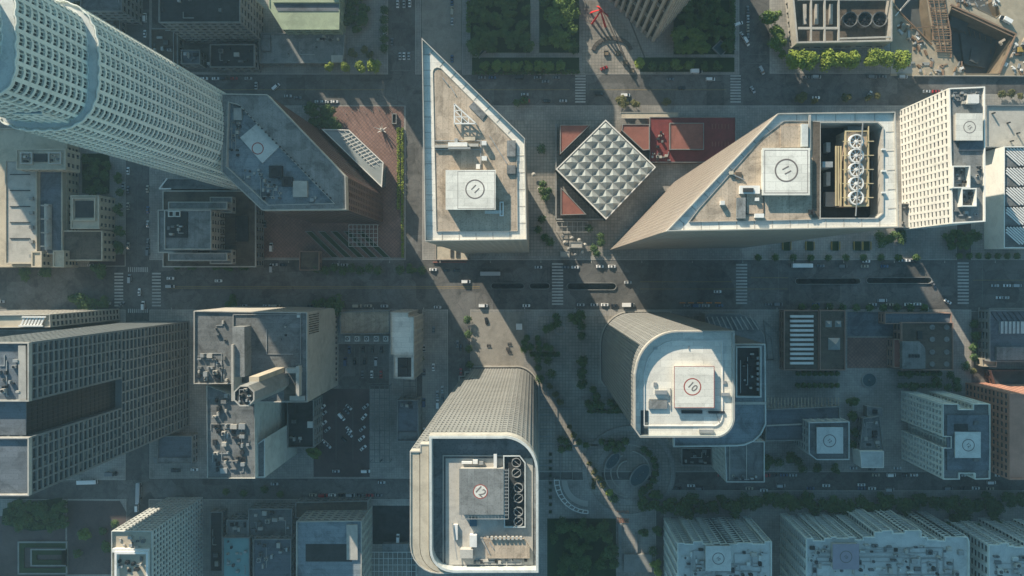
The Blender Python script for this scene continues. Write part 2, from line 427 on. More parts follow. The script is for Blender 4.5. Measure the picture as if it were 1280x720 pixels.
# ------------------------------------------------------------------ trees
def crown_mesh(m, seed, r=1.0, h=1.0, n=420, leaf=.1):
    rnd = random.Random(seed); mb = MB(); lobes = []
    for k in range(13):
        a = k * .571 + rnd.uniform(-.4, .4) + rnd.choice((0, 3.14)); q = rnd.uniform(.3, .72) * r * (.8 if n > 1050 else 1)
        lobes.append((q * math.cos(a), q * math.sin(a), rnd.uniform(.25, .8) * h, rnd.uniform(.3, .5) * r))
    lobes.append((0, 0, .85 * h, .4 * r))
    for k in range(n):
        lx, ly, lz, lr = rnd.choice(lobes)
        v = Vector((rnd.gauss(0, 1), rnd.gauss(0, 1), rnd.gauss(0, 1) + .35)).normalized() * (lr * rnd.uniform(.55, 1.08))
        c = Vector((lx, ly, lz)) + Vector((v.x, v.y, v.z * .8))
        nn = (v.normalized() + Vector((rnd.uniform(-.7, .7), rnd.uniform(-.7, .7), rnd.uniform(-.3, .7)))).normalized()
        t = nn.orthogonal().normalized(); b = nn.cross(t); s = leaf * rnd.uniform(.6, 1.3)
        an = rnd.uniform(0, 3.14); t, b = t * math.cos(an) + b * math.sin(an), b * math.cos(an) - t * math.sin(an)
        mb.quad(tuple(c - t * s - b * s * .7), tuple(c + t * s * .9 - b * s * .5), tuple(c + t * s + b * s * .7), tuple(c - t * s * .8 + b * s * .8))
    return mb.mesh('crown', m)
TREES = {}
def tree_proto(kind, v):
    key = (kind, v)
    if key not in TREES:
        cm = crown_mesh(LEAF[kind], 100 + v * 7 + len(kind), n=1700 if kind == 'bright' else 1000, leaf=.07 if kind == 'bright' else .09)
        t = MB().tube((0, 0, -.9), (0.02, 0, -.05), .06, .045, 6).tube((0.02, 0, -.1), (.25, .1, .4), .04, .015, 5).tube((0.02, 0, -.1), (-.22, .15, .45), .04, .015, 5).tube((0, 0, -.08), (.02, -.28, .4), .035, .015, 5)
        TREES[key] = (cm, t.mesh('trunk', M['bark']))
    return TREES[key]
def tree(px, py, rpx, kind, label, group=None, z=.15, hh=None):
    """rpx: crown radius in photo pixels; the crown centre is what the pixel shows"""
    r = rpx / 2.0 * (1.12 if kind == 'bright' else 1); h = (hh or max(4.5, r * 1.7)); rnd = random.Random(int(px * 31 + py * 17))
    x, y = P(px, py, z + h * .75)
    cm, tm = tree_proto(kind, rnd.randrange(4))
    e = thing('tree', label, 'tree', (x, y, z), group)
    ang = rnd.uniform(0, 6.28)
    c = bpy.data.objects.new('crown', cm); COL.objects.link(c); c.parent = e; c.location = (0, 0, h * .38); c.scale = (r * rnd.uniform(1.0, 1.3), r * rnd.uniform(1.0, 1.3), h * .62); c.rotation_euler = (0, 0, ang)
    t = bpy.data.objects.new('trunk', tm); COL.objects.link(t); t.parent = e; t.location = (0, 0, h * .45); t.scale = (r * .8 + .5, r * .8 + .5, h * .5); t.rotation_euler = (0, 0, ang)
    return e
TREE_Q = []
def trees(pts, kind, fmt, group, r=None, **kw):
    for k, p in enumerate(pts):
        TREE_Q.append((p[0], p[1], p[2] if len(p) > 2 else r, p[3] if len(p) > 3 else kind, fmt % ordn(k), group, kw))
def grow_trees(limit=292):
    """the largest in view one by one; the small remainder, which reads as greenery, as one mass"""
    q = sorted(TREE_Q, key=lambda t: -t[2] * (2 if t[3] in ('bright', 'olive') else 1) * (1 if -8 < t[0] < 1288 and -8 < t[1] < 728 else .1))
    for t in q[:limit]: tree(*t[:6], **t[6])
    mb = MB(); rnd = random.Random(77)
    for px, py, rp, kind, lb, gp, kw in q[limit:]:
        r = rp / 2 * 1.1; h = kw.get('hh') or max(4.5, r * 1.7); x, y = P(px, py, .15 + h * .75)
        mb.tube((x, y, .15), (x, y, .15 + h * .5), .15, .1, 5)
        for k in range(230):
            v = Vector((rnd.gauss(0, 1), rnd.gauss(0, 1), rnd.gauss(0, 1) + .3)).normalized() * rnd.uniform(.55, 1.05) * (1 + .15 * math.sin(k * .05))
            c = Vector((x + v.x * r, y + v.y * r, .15 + h * .62 + v.z * h * .34)); nn = (v + Vector((rnd.uniform(-.7, .7), rnd.uniform(-.7, .7), rnd.uniform(-.2, .8)))).normalized(); t = nn.orthogonal().normalized(); b = nn.cross(t); s = rnd.uniform(.2, .42)
            mb.quad(tuple(c - t * s - b * s), tuple(c + t * s - b * s * .7), tuple(c + t * s + b * s), tuple(c - t * s * .8 + b * s))
    if mb.v: mb.build('small_trees', LEAF['dark'], None, kind='stuff', label='small dark court and kerb trees reading as low greenery', category='greenery')

def hedge(px0, py0, px1, py1, kind, label, hgt=2.2, z=.15, group=None, dens=5.5, leaf=.35):
    (x0, y0) = P(px0, py0, z + hgt); (x1, y1) = P(px1, py1, z + hgt); x0, x1 = min(x0, x1), max(x0, x1); y0, y1 = min(y0, y1), max(y0, y1)
    rnd = random.Random(int(px0 + py0)); mb = MB()
    root = thing('hedge', label, 'hedge', ((x0 + x1) / 2, (y0 + y1) / 2, z), group)
    n = int((x1 - x0) * (y1 - y0) * dens)
    for k in range(n):
        x = rnd.uniform(x0, x1); y = rnd.uniform(y0, y1); zz = z + hgt * (1 - rnd.random() ** 2 * .6) + .35 * math.sin(x * .9) * math.sin(y * .8 + 1)
        nn = Vector((rnd.uniform(-1, 1), rnd.uniform(-1, 1), rnd.uniform(.2, 1.5))).normalized(); t = nn.orthogonal().normalized(); b = nn.cross(t); s = leaf * rnd.uniform(.6, 1.4); c = Vector((x, y, zz))
        mb.quad(tuple(c - t * s - b * s), tuple(c + t * s - b * s), tuple(c + t * s + b * s), tuple(c - t * s + b * s))
    mb.build('foliage', LEAF[kind], root)
    MB().box(x0 + .3, y0 + .3, z, x1 - .3, y1 - .3, z + hgt * .55).build('stem', M['bark'], root)
    return root

# ------------------------------------------------------------------ cars
CARS = {}
def lathe_profile(mb, prof, w):
    """prof: list of (x, z, halfwidth)"""
    pass
def car_proto(color, kind):
    key = (color, kind)
    if key in CARS: return CARS[key]
    L = {'car': 4.7, 'van': 5.6, 'truck': 7.5, 'bus': 12.4}[kind]; W = {'car': .93, 'van': 1.02, 'truck': 1.2, 'bus': 1.28}[kind]
    def sect(x, hw, zb, zt, tw): return [(x, -hw, zb), (x, -hw, (zb + zt) / 2 + .1), (x, -tw, zt), (x, tw, zt), (x, hw, (zb + zt) / 2 + .1), (x, hw, zb)]
    def loft(secs):
        mb = MB()
        for s in secs: mb.v += s
        m = 6
        for i in range(len(secs) - 1):
            for k in range(m):
                l = (k + 1) % m; mb.f.append((i * m + k, i * m + l, (i + 1) * m + l, (i + 1) * m + k))
        mb.f.append(tuple(range(m))); mb.f.append(tuple((len(secs) - 1) * m + k for k in reversed(range(m))))
        return mb
    h = L / 2
    if kind == 'car':
        body = loft([sect(-h, W * .8, .35, .75, W * .66), sect(-h + .25, W * .97, .25, .95, W * .86), sect(-h + 1.0, W, .22, 1.0, W * .88), sect(.9, W, .22, .98, W * .88), sect(h - .5, W * .96, .22, .85, W * .82), sect(h, W * .75, .35, .62, W * .6)])
        cab = loft([sect(-h + .75, W * .84, .9, 1.0, W * .8), sect(-h + 1.35, W * .85, .9, 1.4, W * .66), sect(.25, W * .85, .9, 1.42, W * .67), sect(1.15, W * .84, .9, 1.0, W * .78)])
        rf = loft([sect(-h + 1.45, W * .66, 1.38, 1.44, W * .6), sect(-.9, W * .68, 1.38, 1.475, W * .6), sect(.2, W * .67, 1.38, 1.46, W * .6)])
    elif kind == 'van':
        body = loft([sect(-h, W * .95, .3, 1.1, W * .93), sect(-h + .1, W, .25, 1.2, W * .97), sect(1.5, W, .25, 1.2, W * .97), sect(h - .3, W * .95, .25, 1.0, W * .85), sect(h, W * .8, .35, .75, W * .7)])
        cab = loft([sect(-h + .08, W * .95, 1.15, 1.9, W * .85), sect(1.0, W * .95, 1.15, 1.9, W * .82), sect(2.0, W * .9, 1.1, 1.2, W * .8)])
        rf = loft([sect(-h + .1, W * .88, 1.86, 2.0, W * .84), sect(.95, W * .85, 1.86, 1.98, W * .8)])
    elif kind == 'truck':
        body = loft([sect(-h, W, .7, 3.1, W * .98), sect(1.5, W, .7, 3.1, W * .98)])
        cab = loft([sect(1.8, W * .94, 1.2, 2.3, W * .85), sect(3.0, W * .94, 1.2, 2.2, W * .82), sect(3.4, W * .9, 1.2, 1.4, W * .8)])
        rf = loft([sect(1.75, W * .95, .6, 1.3, W * .93), sect(h, W * .9, .6, 1.2, W * .85)])
    else:
        body = loft([sect(-h, W * .96, .35, 1.3, W * .97), sect(h - .1, W * .96, .35, 1.3, W * .96), sect(h, W * .9, .4, 1.2, W * .85)])
        cab = loft([sect(-h + .05, W * .97, 1.25, 2.6, W * .94), sect(h - .08, W * .97, 1.25, 2.5, W * .9)])
        rf = loft([sect(-h, W, 2.55, 3.05, W * .88), sect(-h + .8, W, 2.55, 3.12, W * .88), sect(h - .8, W, 2.55, 3.12, W * .88), sect(h, W * .95, 2.55, 2.95, W * .8)])
        for ux in (-3.6, .4, 3.4): rf.box(ux, -.6, 3.0, ux + 1.5, .6, 3.35)
    meshes = [('body', body.mesh('body', PAINT[color])), ('windows', cab.mesh('windows', M['carglass'])), ('roof_panel', rf.mesh('roof_panel', PAINT[color]))]
    wr = {'car': .33, 'van': .36, 'truck': .5, 'bus': .5}[kind]
    wh = MB().tube((0, -.12, 0), (0, .12, 0), wr, k=12).mesh('wheel', M['tyre'])
    ws = [(sx * h * .62, sy * (W - .06), wr) for sx in (-1, 1) for sy in (-1, 1)]
    CARS[key] = (meshes, wh, ws); return CARS[key]
def car(px, py, ang, color, label, kind='car', z=.004, group=None):
    x, y = P(px, py, z + .7); meshes, wh, ws = car_proto(color, kind)
    cat = {'car': 'car', 'van': 'van', 'truck': 'truck', 'bus': 'bus'}[kind]
    e = thing('parked_car' if kind == 'car' else cat, label, cat, (x, y, z), group, R_(ang))
    for n, me in meshes:
        o = bpy.data.objects.new(n, me); COL.objects.link(o); o.parent = e
    for w in ws:
        o = bpy.data.objects.new('wheel', wh); COL.objects.link(o); o.parent = e; o.location = w
    return e
def cars(lst, fmt, group):
    """lst rows: px, py, angle, colour [, kind]; labels count along the row"""
    for k, c in enumerate(lst):
        kd = c[4] if len(c) > 4 else 'car'
        car(c[0], c[1], c[2], c[3], fmt % (ordn(k), c[3] + ' ' + kd), kd, group=group)
# ================================================================== SETTING
slots = [(614, 354, 655, 361), (662, 354, 687, 361), (709, 354, 770, 362), (994, 348, 1075, 355), (1083, 347, 1164, 354)]
def slot_poly(x0, y0, x1, y1, g=0):
    r = (y1 - y0) / 2 + g; cy = (y0 + y1) / 2
    return ccw([P(a, b, 0) for a, b in arc(x1 - r + g, cy, r, -90, 90, 6) + arc(x0 + r - g, cy, r, 90, 270, 6)])
pitA = [(1190, 8), (1196, 9), (1268, 42), (1247, 92), (1207, 92), (1186, 60), (1183, 25)]
pitB = [(1122, -40), (1152, -40), (1160, 20), (1166, 50), (1160, 52), (1136, 26), (1118, 5)]
pitC = [(1190, -40), (1250, -40), (1243, 0), (1250, 18), (1245, 22), (1196, -2)]
E_ = 2600
g = MB().sheet([(-E_, -E_), (E_, -E_), (E_, E_), (-E_, E_)], [slot_poly(*s) for s in slots] + [PP(p) for p in (pitA, pitB, pitC)], 0)
struct('ground', g, M['asphalt'])
for s in slots:
    q = slot_poly(*s); w = MB()
    w.ring(q, -.3, -6, .8); struct('wall_of_underpass', w, M['concrete'])
    lo = slot_poly(*s, g=1); f = MB().prism(lo, -6.4, -6.0); struct('lower_road', f, M['asphalt'])
def block_slab(name, px, m=None, z=.15, holes=None):
    poly = PP(px); w = MB().prism(inset(poly, .25), -.05, z - .001); struct(name, w, m or M['pave'])
    k = MB().ring(poly, .3, 0, z + .012); struct('kerb', k, M['kerb'])
for r in [(-900, -700, 157, 93), (187, -700, 485, 93), (519, -700, 526, 93), (578, -700, 924, 93), (962, -700, 1112, 92),
          (-900, 132, 157, 333), (187, 132, 507, 325), (528, 132, 1196, 325), (-900, 387, 157, 600), (187, 387, 521, 598), (528, 387, 560, 598),
          (588, 387, 1214, 590), (1236, 385, 2200, 590), (830, 613, 2200, 1300), (520, 600, 820, 1300), (-900, 624, 158, 1300), (186, 624, 512, 1300), (1300, -700, 2200, 92), (1214, 118, 2200, 325)]:
    block_slab('pavement', rect(*r))
# construction ground with the pits cut out of it
struct('dirt_ground', MB().sheet(PR(1113, -700, 1299, 95), [PP(p) for p in (pitA, pitB, pitC)], .12), M['dirt'])
for p, dz in ((pitA, 15), (pitB, 9), (pitC, 7)):
    q = PP(p); struct('pit_floor', MB().prism(inset(q, -.5), -dz - 1, -dz), M['shadepitsoil']); struct('pit_wall', MB().ring(q, -.4, -dz, .3), M['soil'])
# benches cut into the pits
for p, dz in (([(1200, 40), (1240, 55), (1232, 85), (1205, 80)], 13), ([(1190, 12), (1215, 22), (1205, 40), (1187, 32)], 11), ([(1215, 60), (1228, 66), (1222, 80), (1212, 76)], 12)): struct('pit_terrace', MB().prism(PP(p, -dz), -15, -dz), M['shadepitsoil'])
for k in range(9): MB().bar((*P(1196 + 7 * k, 30 + 3 * k, -14), -13.5), (*P(1202 + 6 * k, 44 + 4 * k, -14), -13.5), .3, .3).build('footing_form', M['wood'], None, kind='structure')
# plaza surfaces
def patch(name, px, m, z=.17): struct(name, MB().prism(inset(PP(px), 0.02), .1, z), m)
patch('red_paving', [(400, 133), (505, 133), (505, 322), (325, 322), (325, 262), (400, 200)], M['redpave'], .175)
patch('plaza_paving', rect(584, 150, 775, 320), M['plaza'], .172)
patch('plaza_paving', [(724, 2), (758, 2), (828, 92), (828, 92.5), (728, 92.5)], M['plaza'], .17)
patch('plaza_paving', rect(672, 395, 880, 588), M['plaza'], .172)
patch('brick_paving', rect(112, 318, 156, 332), M['brickpave'], .18)
patch('brick_paving', [(84, 626), (150, 626), (158, 640), (157, 718), (84, 718)], M['brickpave'], .18)
patch('brick_paving', rect(-60, 645, 82, 770), M['brickpave'], .176)
patch('lawn', [(2, 655), (4, 636), (30, 628), (78, 622), (80, 660), (40, 664)], M['grass'], .2)
for r in [(588, -60, 663, 66), (674, -60, 724, 66), (842, 0, 918, 68), (800, 72, 918, 90), (590, 72, 724, 91)]: patch('lawn', rect(*r), M['grass'], .2)
patch('lawn', rect(530, -120, 574, -100), M['grass'], .2)
for r in [(588, 618, 830, 760)]: patch('lawn', [(684, 648), (770, 648), (770, 760), (684, 760)], M['grass'], .2)
patch('sandy_path', [(1113, 80), (1140, 80), (1140, 92), (1113, 92)], M['kerb'], .2)
struct('ramp', MB().prism(PR(527, -700, 577, 88), .05, .06), M['asphalt_worn'])
struct('road_surface', MB().prism(PR(589, 390, 655, 458), .15, .19), M['asphalt_worn'])
struct('road_surface', MB().prism(PR(190, -700, 300, 90), .1, .165), M['asphalt'])

# road markings
def marks(name, rects_, m=None, z=.004):
    m = m or ('white' if name.startswith('cross') else 'lane')
    mb = MB()
    for r in rects_:
        q = PR(*r); mb.prism(q, -.05 + z, z)
    return struct(name, mb, M[m])
def crosswalk_h(x0, x1, y0, y1, n):   # bars stacked along y (crossing a horizontal street)
    st = (y1 - y0) / n
    marks('crosswalk_marking', [(x0, y0 + k * st, x1, y0 + k * st + st * .5) for k in range(n)])
for a in [(690, 704, 329, 383, 14), (920, 934, 330, 382, 13), (1197, 1211, 328, 382, 13), (719, 732, 94, 130, 10), (913, 926, 94, 130, 10), (190, 201, 341, 385, 11), (143, 154, 341, 385, 11)]: crosswalk_h(*a)
marks('crosswalk_marking', [(160 + 2.6 * k, 334, 161.3 + 2.6 * k, 340) for k in range(10)])
marks('crosswalk_marking', [(160 + 2.6 * k, 386, 161.3 + 2.6 * k, 391) for k in range(10)])
def dash(y, x0, x1, ln=2.6, gap=7, w=.3):
    out = []; x = x0
    while x < x1: out.append((x, y, min(x + ln, x1), y + w)); x += ln + gap
    return out
def vdash(x, y0, y1, ln=2.6, gap=7, w=.3):
    out = []; y = y0
    while y < y1: out.append((x, y, x + w, min(y + ln, y1))); y += ln + gap
    return out
gr = []
for y in (334.5, 341, 347.5, 368, 374.5): gr += dash(y, 210, 685) + dash(y, 708, 915) + dash(y, 938, 1192) + dash(y, 1216, 1500)
for y in (342, 355, 372): gr += dash(y, -200, 140)
gr += [(686, 329, 686.5, 350), (709, 366, 709.5, 383), (973, 329, 973.5, 383), (987, 329, 987.4, 383), (1193, 329, 1193.5, 349), (1228, 328, 1228.5, 383)]
marks('lane_marking', gr)
marks('median_marking', [(800, 352, 915, 352.4), (800, 361, 985, 361.4), (208, 358, 600, 358.4), (208, 360, 600, 360.4), (938, 347, 985, 347.4), (1216, 350, 1500, 350.4)], 'yellow')
marks('lane_marking', dash(103, 230, 480) + dash(121, 230, 480) + dash(103, 590, 710) + dash(121, 590, 710) + dash(103, 738, 905) + dash(121, 738, 905) + dash(104, 970, 1500) + [(734, 94, 734.4, 112)])
marks('median_marking', [(200, 112, 480, 112.4), (590, 112, 712, 112.4), (738, 112, 908, 112.4)], 'yellow')
marks('lane_marking', vdash(494, -300, 90) + vdash(500.5, -300, 90) + vdash(507, -300, 90) + vdash(942, -300, 90) + vdash(951, -300, 90) + vdash(165, -300, 90) + vdash(179, -300, 90) + vdash(165, 135, 328) + vdash(179, 135, 328) + vdash(172, 135, 328, 50, 0)
      + [(488, 88, 514, 88.6), (930, 68, 960, 68.5), (930, 79, 960, 79.5)])
marks('lane_marking', vdash(534, -300, 90) + vdash(545, -300, 90) + vdash(558, -300, 90) + vdash(569, -300, 90), z=.066)
marks('lane_marking', dash(611, -200, 512) + dash(606, 200, 512, 20, 4, .25) + dash(601, 830, 1500) + dash(606.5, 830, 1500, 3, 6))
marks('lane_marking', vdash(524, 140, 320, 3, 6) + vdash(524, 390, 598, 3, 6))
marks('lane_marking', vdash(566, 390, 598, 5, 3) + vdash(573, 390, 598, 5, 3) + vdash(580, 390, 598, 90, 1))
for k, x in enumerate((853, 863.5, 875, 886, 897)):
    o = thing('traffic_barrier', 'orange traffic barrier in kerb lane, %s from the curved tower corner' % ordn(k), 'barrier', (*P(x, 378.5), 0), 'orange traffic barriers')
    (a, b) = P(x, 378.5)
    MB().box(a - 1.8, b - .25, .45, a + 1.8, b + .25, .95).build('rail', M['orange'], o)
    for s in (-1.5, 1.5): MB().box(a + s - .15, b - .45, 0, a + s + .15, b + .45, .448).build('foot', M['white'], o)

# ================================================================== TOWERS
# --- white granite round tower with stepped setbacks
def lobed(cx, cy, hx, hy, n, p=2.6, bulge=.42, pier=.24):
    pts = []
    def se(t):
        c, s = math.cos(t), math.sin(t)
        return Vector((cx + hx * math.copysign(abs(c) ** (2 / p), c), cy + hy * math.copysign(abs(s) ** (2 / p), s)))
    # equal arc lengths
    N = 1440; ps = [se(2 * math.pi * i / N) for i in range(N)]; acc = [0]
    for i in range(N): acc.append(acc[-1] + (ps[(i + 1) % N] - ps[i]).length)
    def at(u):
        u = (u % 1) * acc[-1]; lo = 0; hi = N
        while hi - lo > 1:
            mid = (lo + hi) // 2
            if acc[mid] <= u: lo = mid
            else: hi = mid
        f = (u - acc[lo]) / max(1e-9, acc[lo + 1] - acc[lo]); return ps[lo % N].lerp(ps[(lo + 1) % N], f)
    for i in range(n):
        a = at(i / n); b = at((i + pier) / n); c = at((i + 1) / n); e = (c - b); nr = Vector((e.y, -e.x)).normalized()
        m1 = b.lerp(c, .3) + nr * bulge; m2 = b.lerp(c, .7) + nr * bulge
        pts += [tuple(a), tuple(b), tuple(m1), tuple(m2)]
    return pts
bx, by = P(313, 193, 0)
us = thing('round_skyscraper', 'white granite skyscraper with curved stepped sides, rising past the corner of the picture', 'skyscraper', (bx, by, 0))
def us_tier(hx, hy, n, z0, z1, nf, p, nmax):
    poly = lobed(bx, by, hx, hy, n, p)
    facade(us, poly, z0, z1, nf, 9, M['whitestone'], M['glass'], sp=.32, pw=.1, d=.8, name='tier_wall', nmax=nmax, skip=lambda i, f, k, nf_, n_: i % 4 == 0, proud=.05)
    w = MB()
    for i in range(0, len(poly), 4):
        a = Vector(poly[i]); b = Vector(poly[i + 1]); e = (b - a).normalized(); nr = Vector((e.y, -e.x))
        w.prism([tuple(a + nr * .12 - e * .1), tuple(a - nr * .8), tuple(b - nr * .8), tuple(b + nr * .12 + e * .1)], z0 + .05, z1 + .4)
    w.build('pier', M['whitestone'], us)
    MB().prism(inset(poly, 1.0), z1, z1 + .2).build('ledge_roof', M['palebluemetal'], us)
    MB().ring(poly, .35, z1 - .1, z1 + .9).build('parapet', M['whitestone'], us)
us_tier(21.3, 23.5, 30, 0, 205, 60, 2.9, 60)
us_tier(16.8, 20.2, 26, 205, 243, 11, 4.5, 30)
us_tier(12.0, 15.0, 20, 243, 300, 16, 2.8, 10)
q = PR(14, 104, 50, 142, 222)
facade(us, q, 205.3, 221, 4, 3.2, M['whitestone'], M['glass'], sp=.42, pw=.42, d=.5, name='shoulder_wall', nmax=12)
MB().prism(inset(q, .3), 221, 221.3).build('ledge_roof', M['midblue'], us)

# --- grey hexagonal tower
h = 94
poly = PP([(277, 117), (334, 118), (432, 220), (433, 262), (328, 263), (277, 215)], h)
r = thing('angular_tower', 'angular tower with wide grey roof slope and sunken machine deck, beside the white skyscraper', 'tower', base_of(poly))
facade(r, poly, 0, h - 5, 22, 3.2, M['redstone'], M['glass'], mode='band', sp=.55, pw=.35, d=.25)
well = PP([(286, 128), (298, 131), (417, 254), (335, 256), (283, 208)], h)
MB().sheet(poly, [well], h).build('roof', M['midroof'], r)
MB().ring(poly, .5, h - 4.99, h + .5).build('parapet', M['lightconc'], r)
MB().prism(inset(well, -.3), h - 4.99, h - 2.6).build('machine_deck', M['midblue'], r)
MB().ring(well, -.35, h - 2.59, h + .25).build('well_wall', M['lightconc'], r)
zr = h - 2.6
hp = MB().prism(PP([(300, 172), (324, 152), (352, 180), (328, 204)], zr + 1), zr, zr + 1).build('helipad', M['palebluemetal'], r)
cx, cy = P(321, 193, zr)
MB().annulus(*P(323, 186, zr), zr + 1.01, 2.6, 3.1, 32, .01).build('target_ring', M['paintred'], hp)
unit(r, 336, 207, 352, 222, zr, 2.6, M['darkmetal'], fan=True); unit(r, 352, 221, 365, 233, zr, 2.4, M['darkmetal'], fan=True)
unit(r, 366, 226, 384, 246, zr, 2.2, M['lightconc']); unit(r, 292, 135, 302, 150, zr, 1.6, M['metal'])
clutter(r, 326, 222, 352, 252, zr, 16, 4, smax=5); clutter(r, 286, 150, 300, 205, zr, 9, 44, smax=4); clutter(r, 303, 206, 330, 225, zr, 7, 45, smax=4); clutter(r, 292, 150, 302, 175, zr, 4, 14); clutter(r, 386, 240, 398, 252, zr, 3, 24)
for k in range(26):
    a = (300 + k * 4.5, 134.5 + k * 4.55)
    if a[1] < 250: MB().box(*P(a[0], a[1], h), h + .01, *P(a[0] + 1.6, a[1] - 1.6, h), h + .9).build('screen_fin', M['darkmetal'], r)

# --- pale roofed triangular tower, roof number 11
def lit_tower(name, label, outer, h, inner, nf, wallm, par, well=None):
    poly = PP(outer, h); r = thing(name, label, 'tower', base_of(poly))
    facade(r, poly, 0, h - (11 if well else par + 1.3), nf, 3.0, wallm, M['glass'], mode='band', sp=.74, pw=.3, d=.15)
    if well:
        MB().ring(poly, .5, h - 11, h - par - 1.3).build('upper_wall', wallm, r)
        MB().sheet(inset(poly, .3), [well], h - par).build('perimeter_roof', M['whiteroof'], r)
    else: MB().prism(inset(poly, .3), h - par - 1.29, h - par).build('perimeter_roof', M['whiteroof'], r)
    MB().ring(poly, .35, h - par - 1.3, h).build('parapet', M['lightconc'], r)
    ip = PP(inner, h - par); MB().prism(ip, h - par, h - par + .25).build('roof', M['tanroof'], r)
    MB().ring(ip, -.18, h - par, h - par + .55).build('inner_kerb', M['lightconc'], r)
    # seams of the perimeter walk
    n = len(poly)
    for i in range(n):
        a = Vector(poly[i]); b = Vector(poly[(i + 1) % n]); e = b - a; L_ = e.length; e.normalize(); nr = Vector((-e.y, e.x)); k = max(1, int(L_ / 6))
        mb = MB()
        for j in range(1, k):
            p0 = a + e * (L_ * j / k) + nr * .4; p1 = p0 + nr * 2.7; mb.bar((p0.x, p0.y, h - par + .04), (p1.x, p1.y, h - par + .04), .28, .1)
        if k > 1: mb.build('roof_rib', M['lightconc'], r)
    return r, h - par + .25
H11 = 178
t11, z11 = lit_tower('triangular_tower', 'tall tower with pointed tan roof bearing the number 11, above the park corner', [(527, 47), (656, 172.5), (658.5, 299.5), (531, 301.5)], H11,
    [(541.5, 90), (543, 86.5), (546.5, 85), (551, 86), (645.5, 181), (646.8, 288.5), (546, 289)], 45, M['tanstone'], 1.9)
# helipad house
helipad(t11, 557, 212.5, 619.5, 262, z11 + 4.2, z11, '11', -45, side=M['beige'], rr=.195, cx=593.7, cy=236.5, tsize=3.6)
MB().ring(PR(572, 214, 618.6, 261, z11 + 4.2), .16, z11 + 4.205, z11 + 4.22).build('border_line', M['paintgrey'], t11)
# lattice skylight frame
f = MB(); tp = [P(568, 130, z11 + 2.2), P(568, 154.5, z11 + 2.2), P(595, 154.5, z11 + 2.2)]
for a, b in ((0, 1), (1, 2), (2, 0)): f.bar((*tp[a], z11 + 2.2), (*tp[b], z11 + 2.2), .5, .5)
for u in (.33, .66):
    L1 = lambda a, b, u: tuple(tp[a][i] + (tp[b][i] - tp[a][i]) * u for i in (0, 1))
    f.bar((*L1(0, 1, u), z11 + 2.21), (*L1(0, 2, u), z11 + 2.21), .3, .3); f.bar((*L1(1, 2, u), z11 + 2.22), (*L1(0, 2, 1 - u if False else u), z11 + 2.22), .3, .3); f.bar((*L1(0, 1, u), z11 + 2.23), (*L1(2, 1, u), z11 + 2.23), .3, .3)
for p in tp: f.bar((*p, z11), (*p, z11 + 2), .4, .4)
f.build('lattice_frame', M['whitemetal'], t11)
unit(t11, 633.5, 175.5, 644.5, 195.5, z11, .9, M['midroof'], 'skylight'); unit(t11, 633.5, 206.5, 644.5, 217, z11, .9, M['midroof'], 'skylight')
MB().prism(PP([(586, 133), (592, 127), (608, 143), (603, 150)], z11 + .4), z11, z11 + .4).build('skylight', M['greyroof'], t11)
for a in [(560, 178, 584, 183, 2.6, 'whitemetal'), (543, 181, 560, 184.5, 1.2, 'lightconc'), (584, 179.5, 598, 183, 1.6, 'lightconc'), (568, 173, 572, 178, 2, 'metal'), (560, 184, 588, 186, 3.5, 'metal'),
          (602, 176, 608, 181, 2.4, 'whitemetal'), (602, 195, 608.5, 200.5, 2.2, 'whitemetal'), (580, 171, 594, 175.5, .9, 'beige'), (595, 205, 600, 211, 1.2, 'whitemetal'), (606, 263, 628, 267, .8, 'palebluemetal')]:
    unit(t11, *a[:4], z11, a[4], M[a[5]])
w = MB(); w.ring(PR(624.5, 252, 629.5, 270, z11 + 1.4), .4, z11 + .6, z11 + 1.4); w.build('window_washing_cradle', M['whitemetal'], t11)
for a, b in (((553, 97), (560, 106)), ((563, 108), (569, 118)), ((601, 175), (601, 212)), ((544, 176), (600, 176)), ((612, 170), (634, 205)), ((544, 187), (600, 187))):
    MB().bar((*P(*a, z11), z11 + .35), (*P(*b, z11), z11 + .35), .35, .35).build('pipe_run', M['metal'], t11)

# --- rose granite tower with blade edge
HW = 204
wp = [(1026.5, 153), (1098, 153), (1104.5, 159), (1104.5, 266), (1098, 272), (1026.5, 272)]
wpoly = PP(wp, HW)
wf, zw = lit_tower('blade_edged_tower', 'rose granite tower with sharp blade edge and five cooling fans on its roof', [(973, 141.3), (1119.5, 139.5), (1124, 284), (833, 289)], HW,
    [(953, 172), (980, 152), (1012.5, 152), (1024.5, 153), (1024.5, 274), (880, 277), (862, 277), (873, 262)], 50, M['pinkstone'], 1.2, well=wpoly)
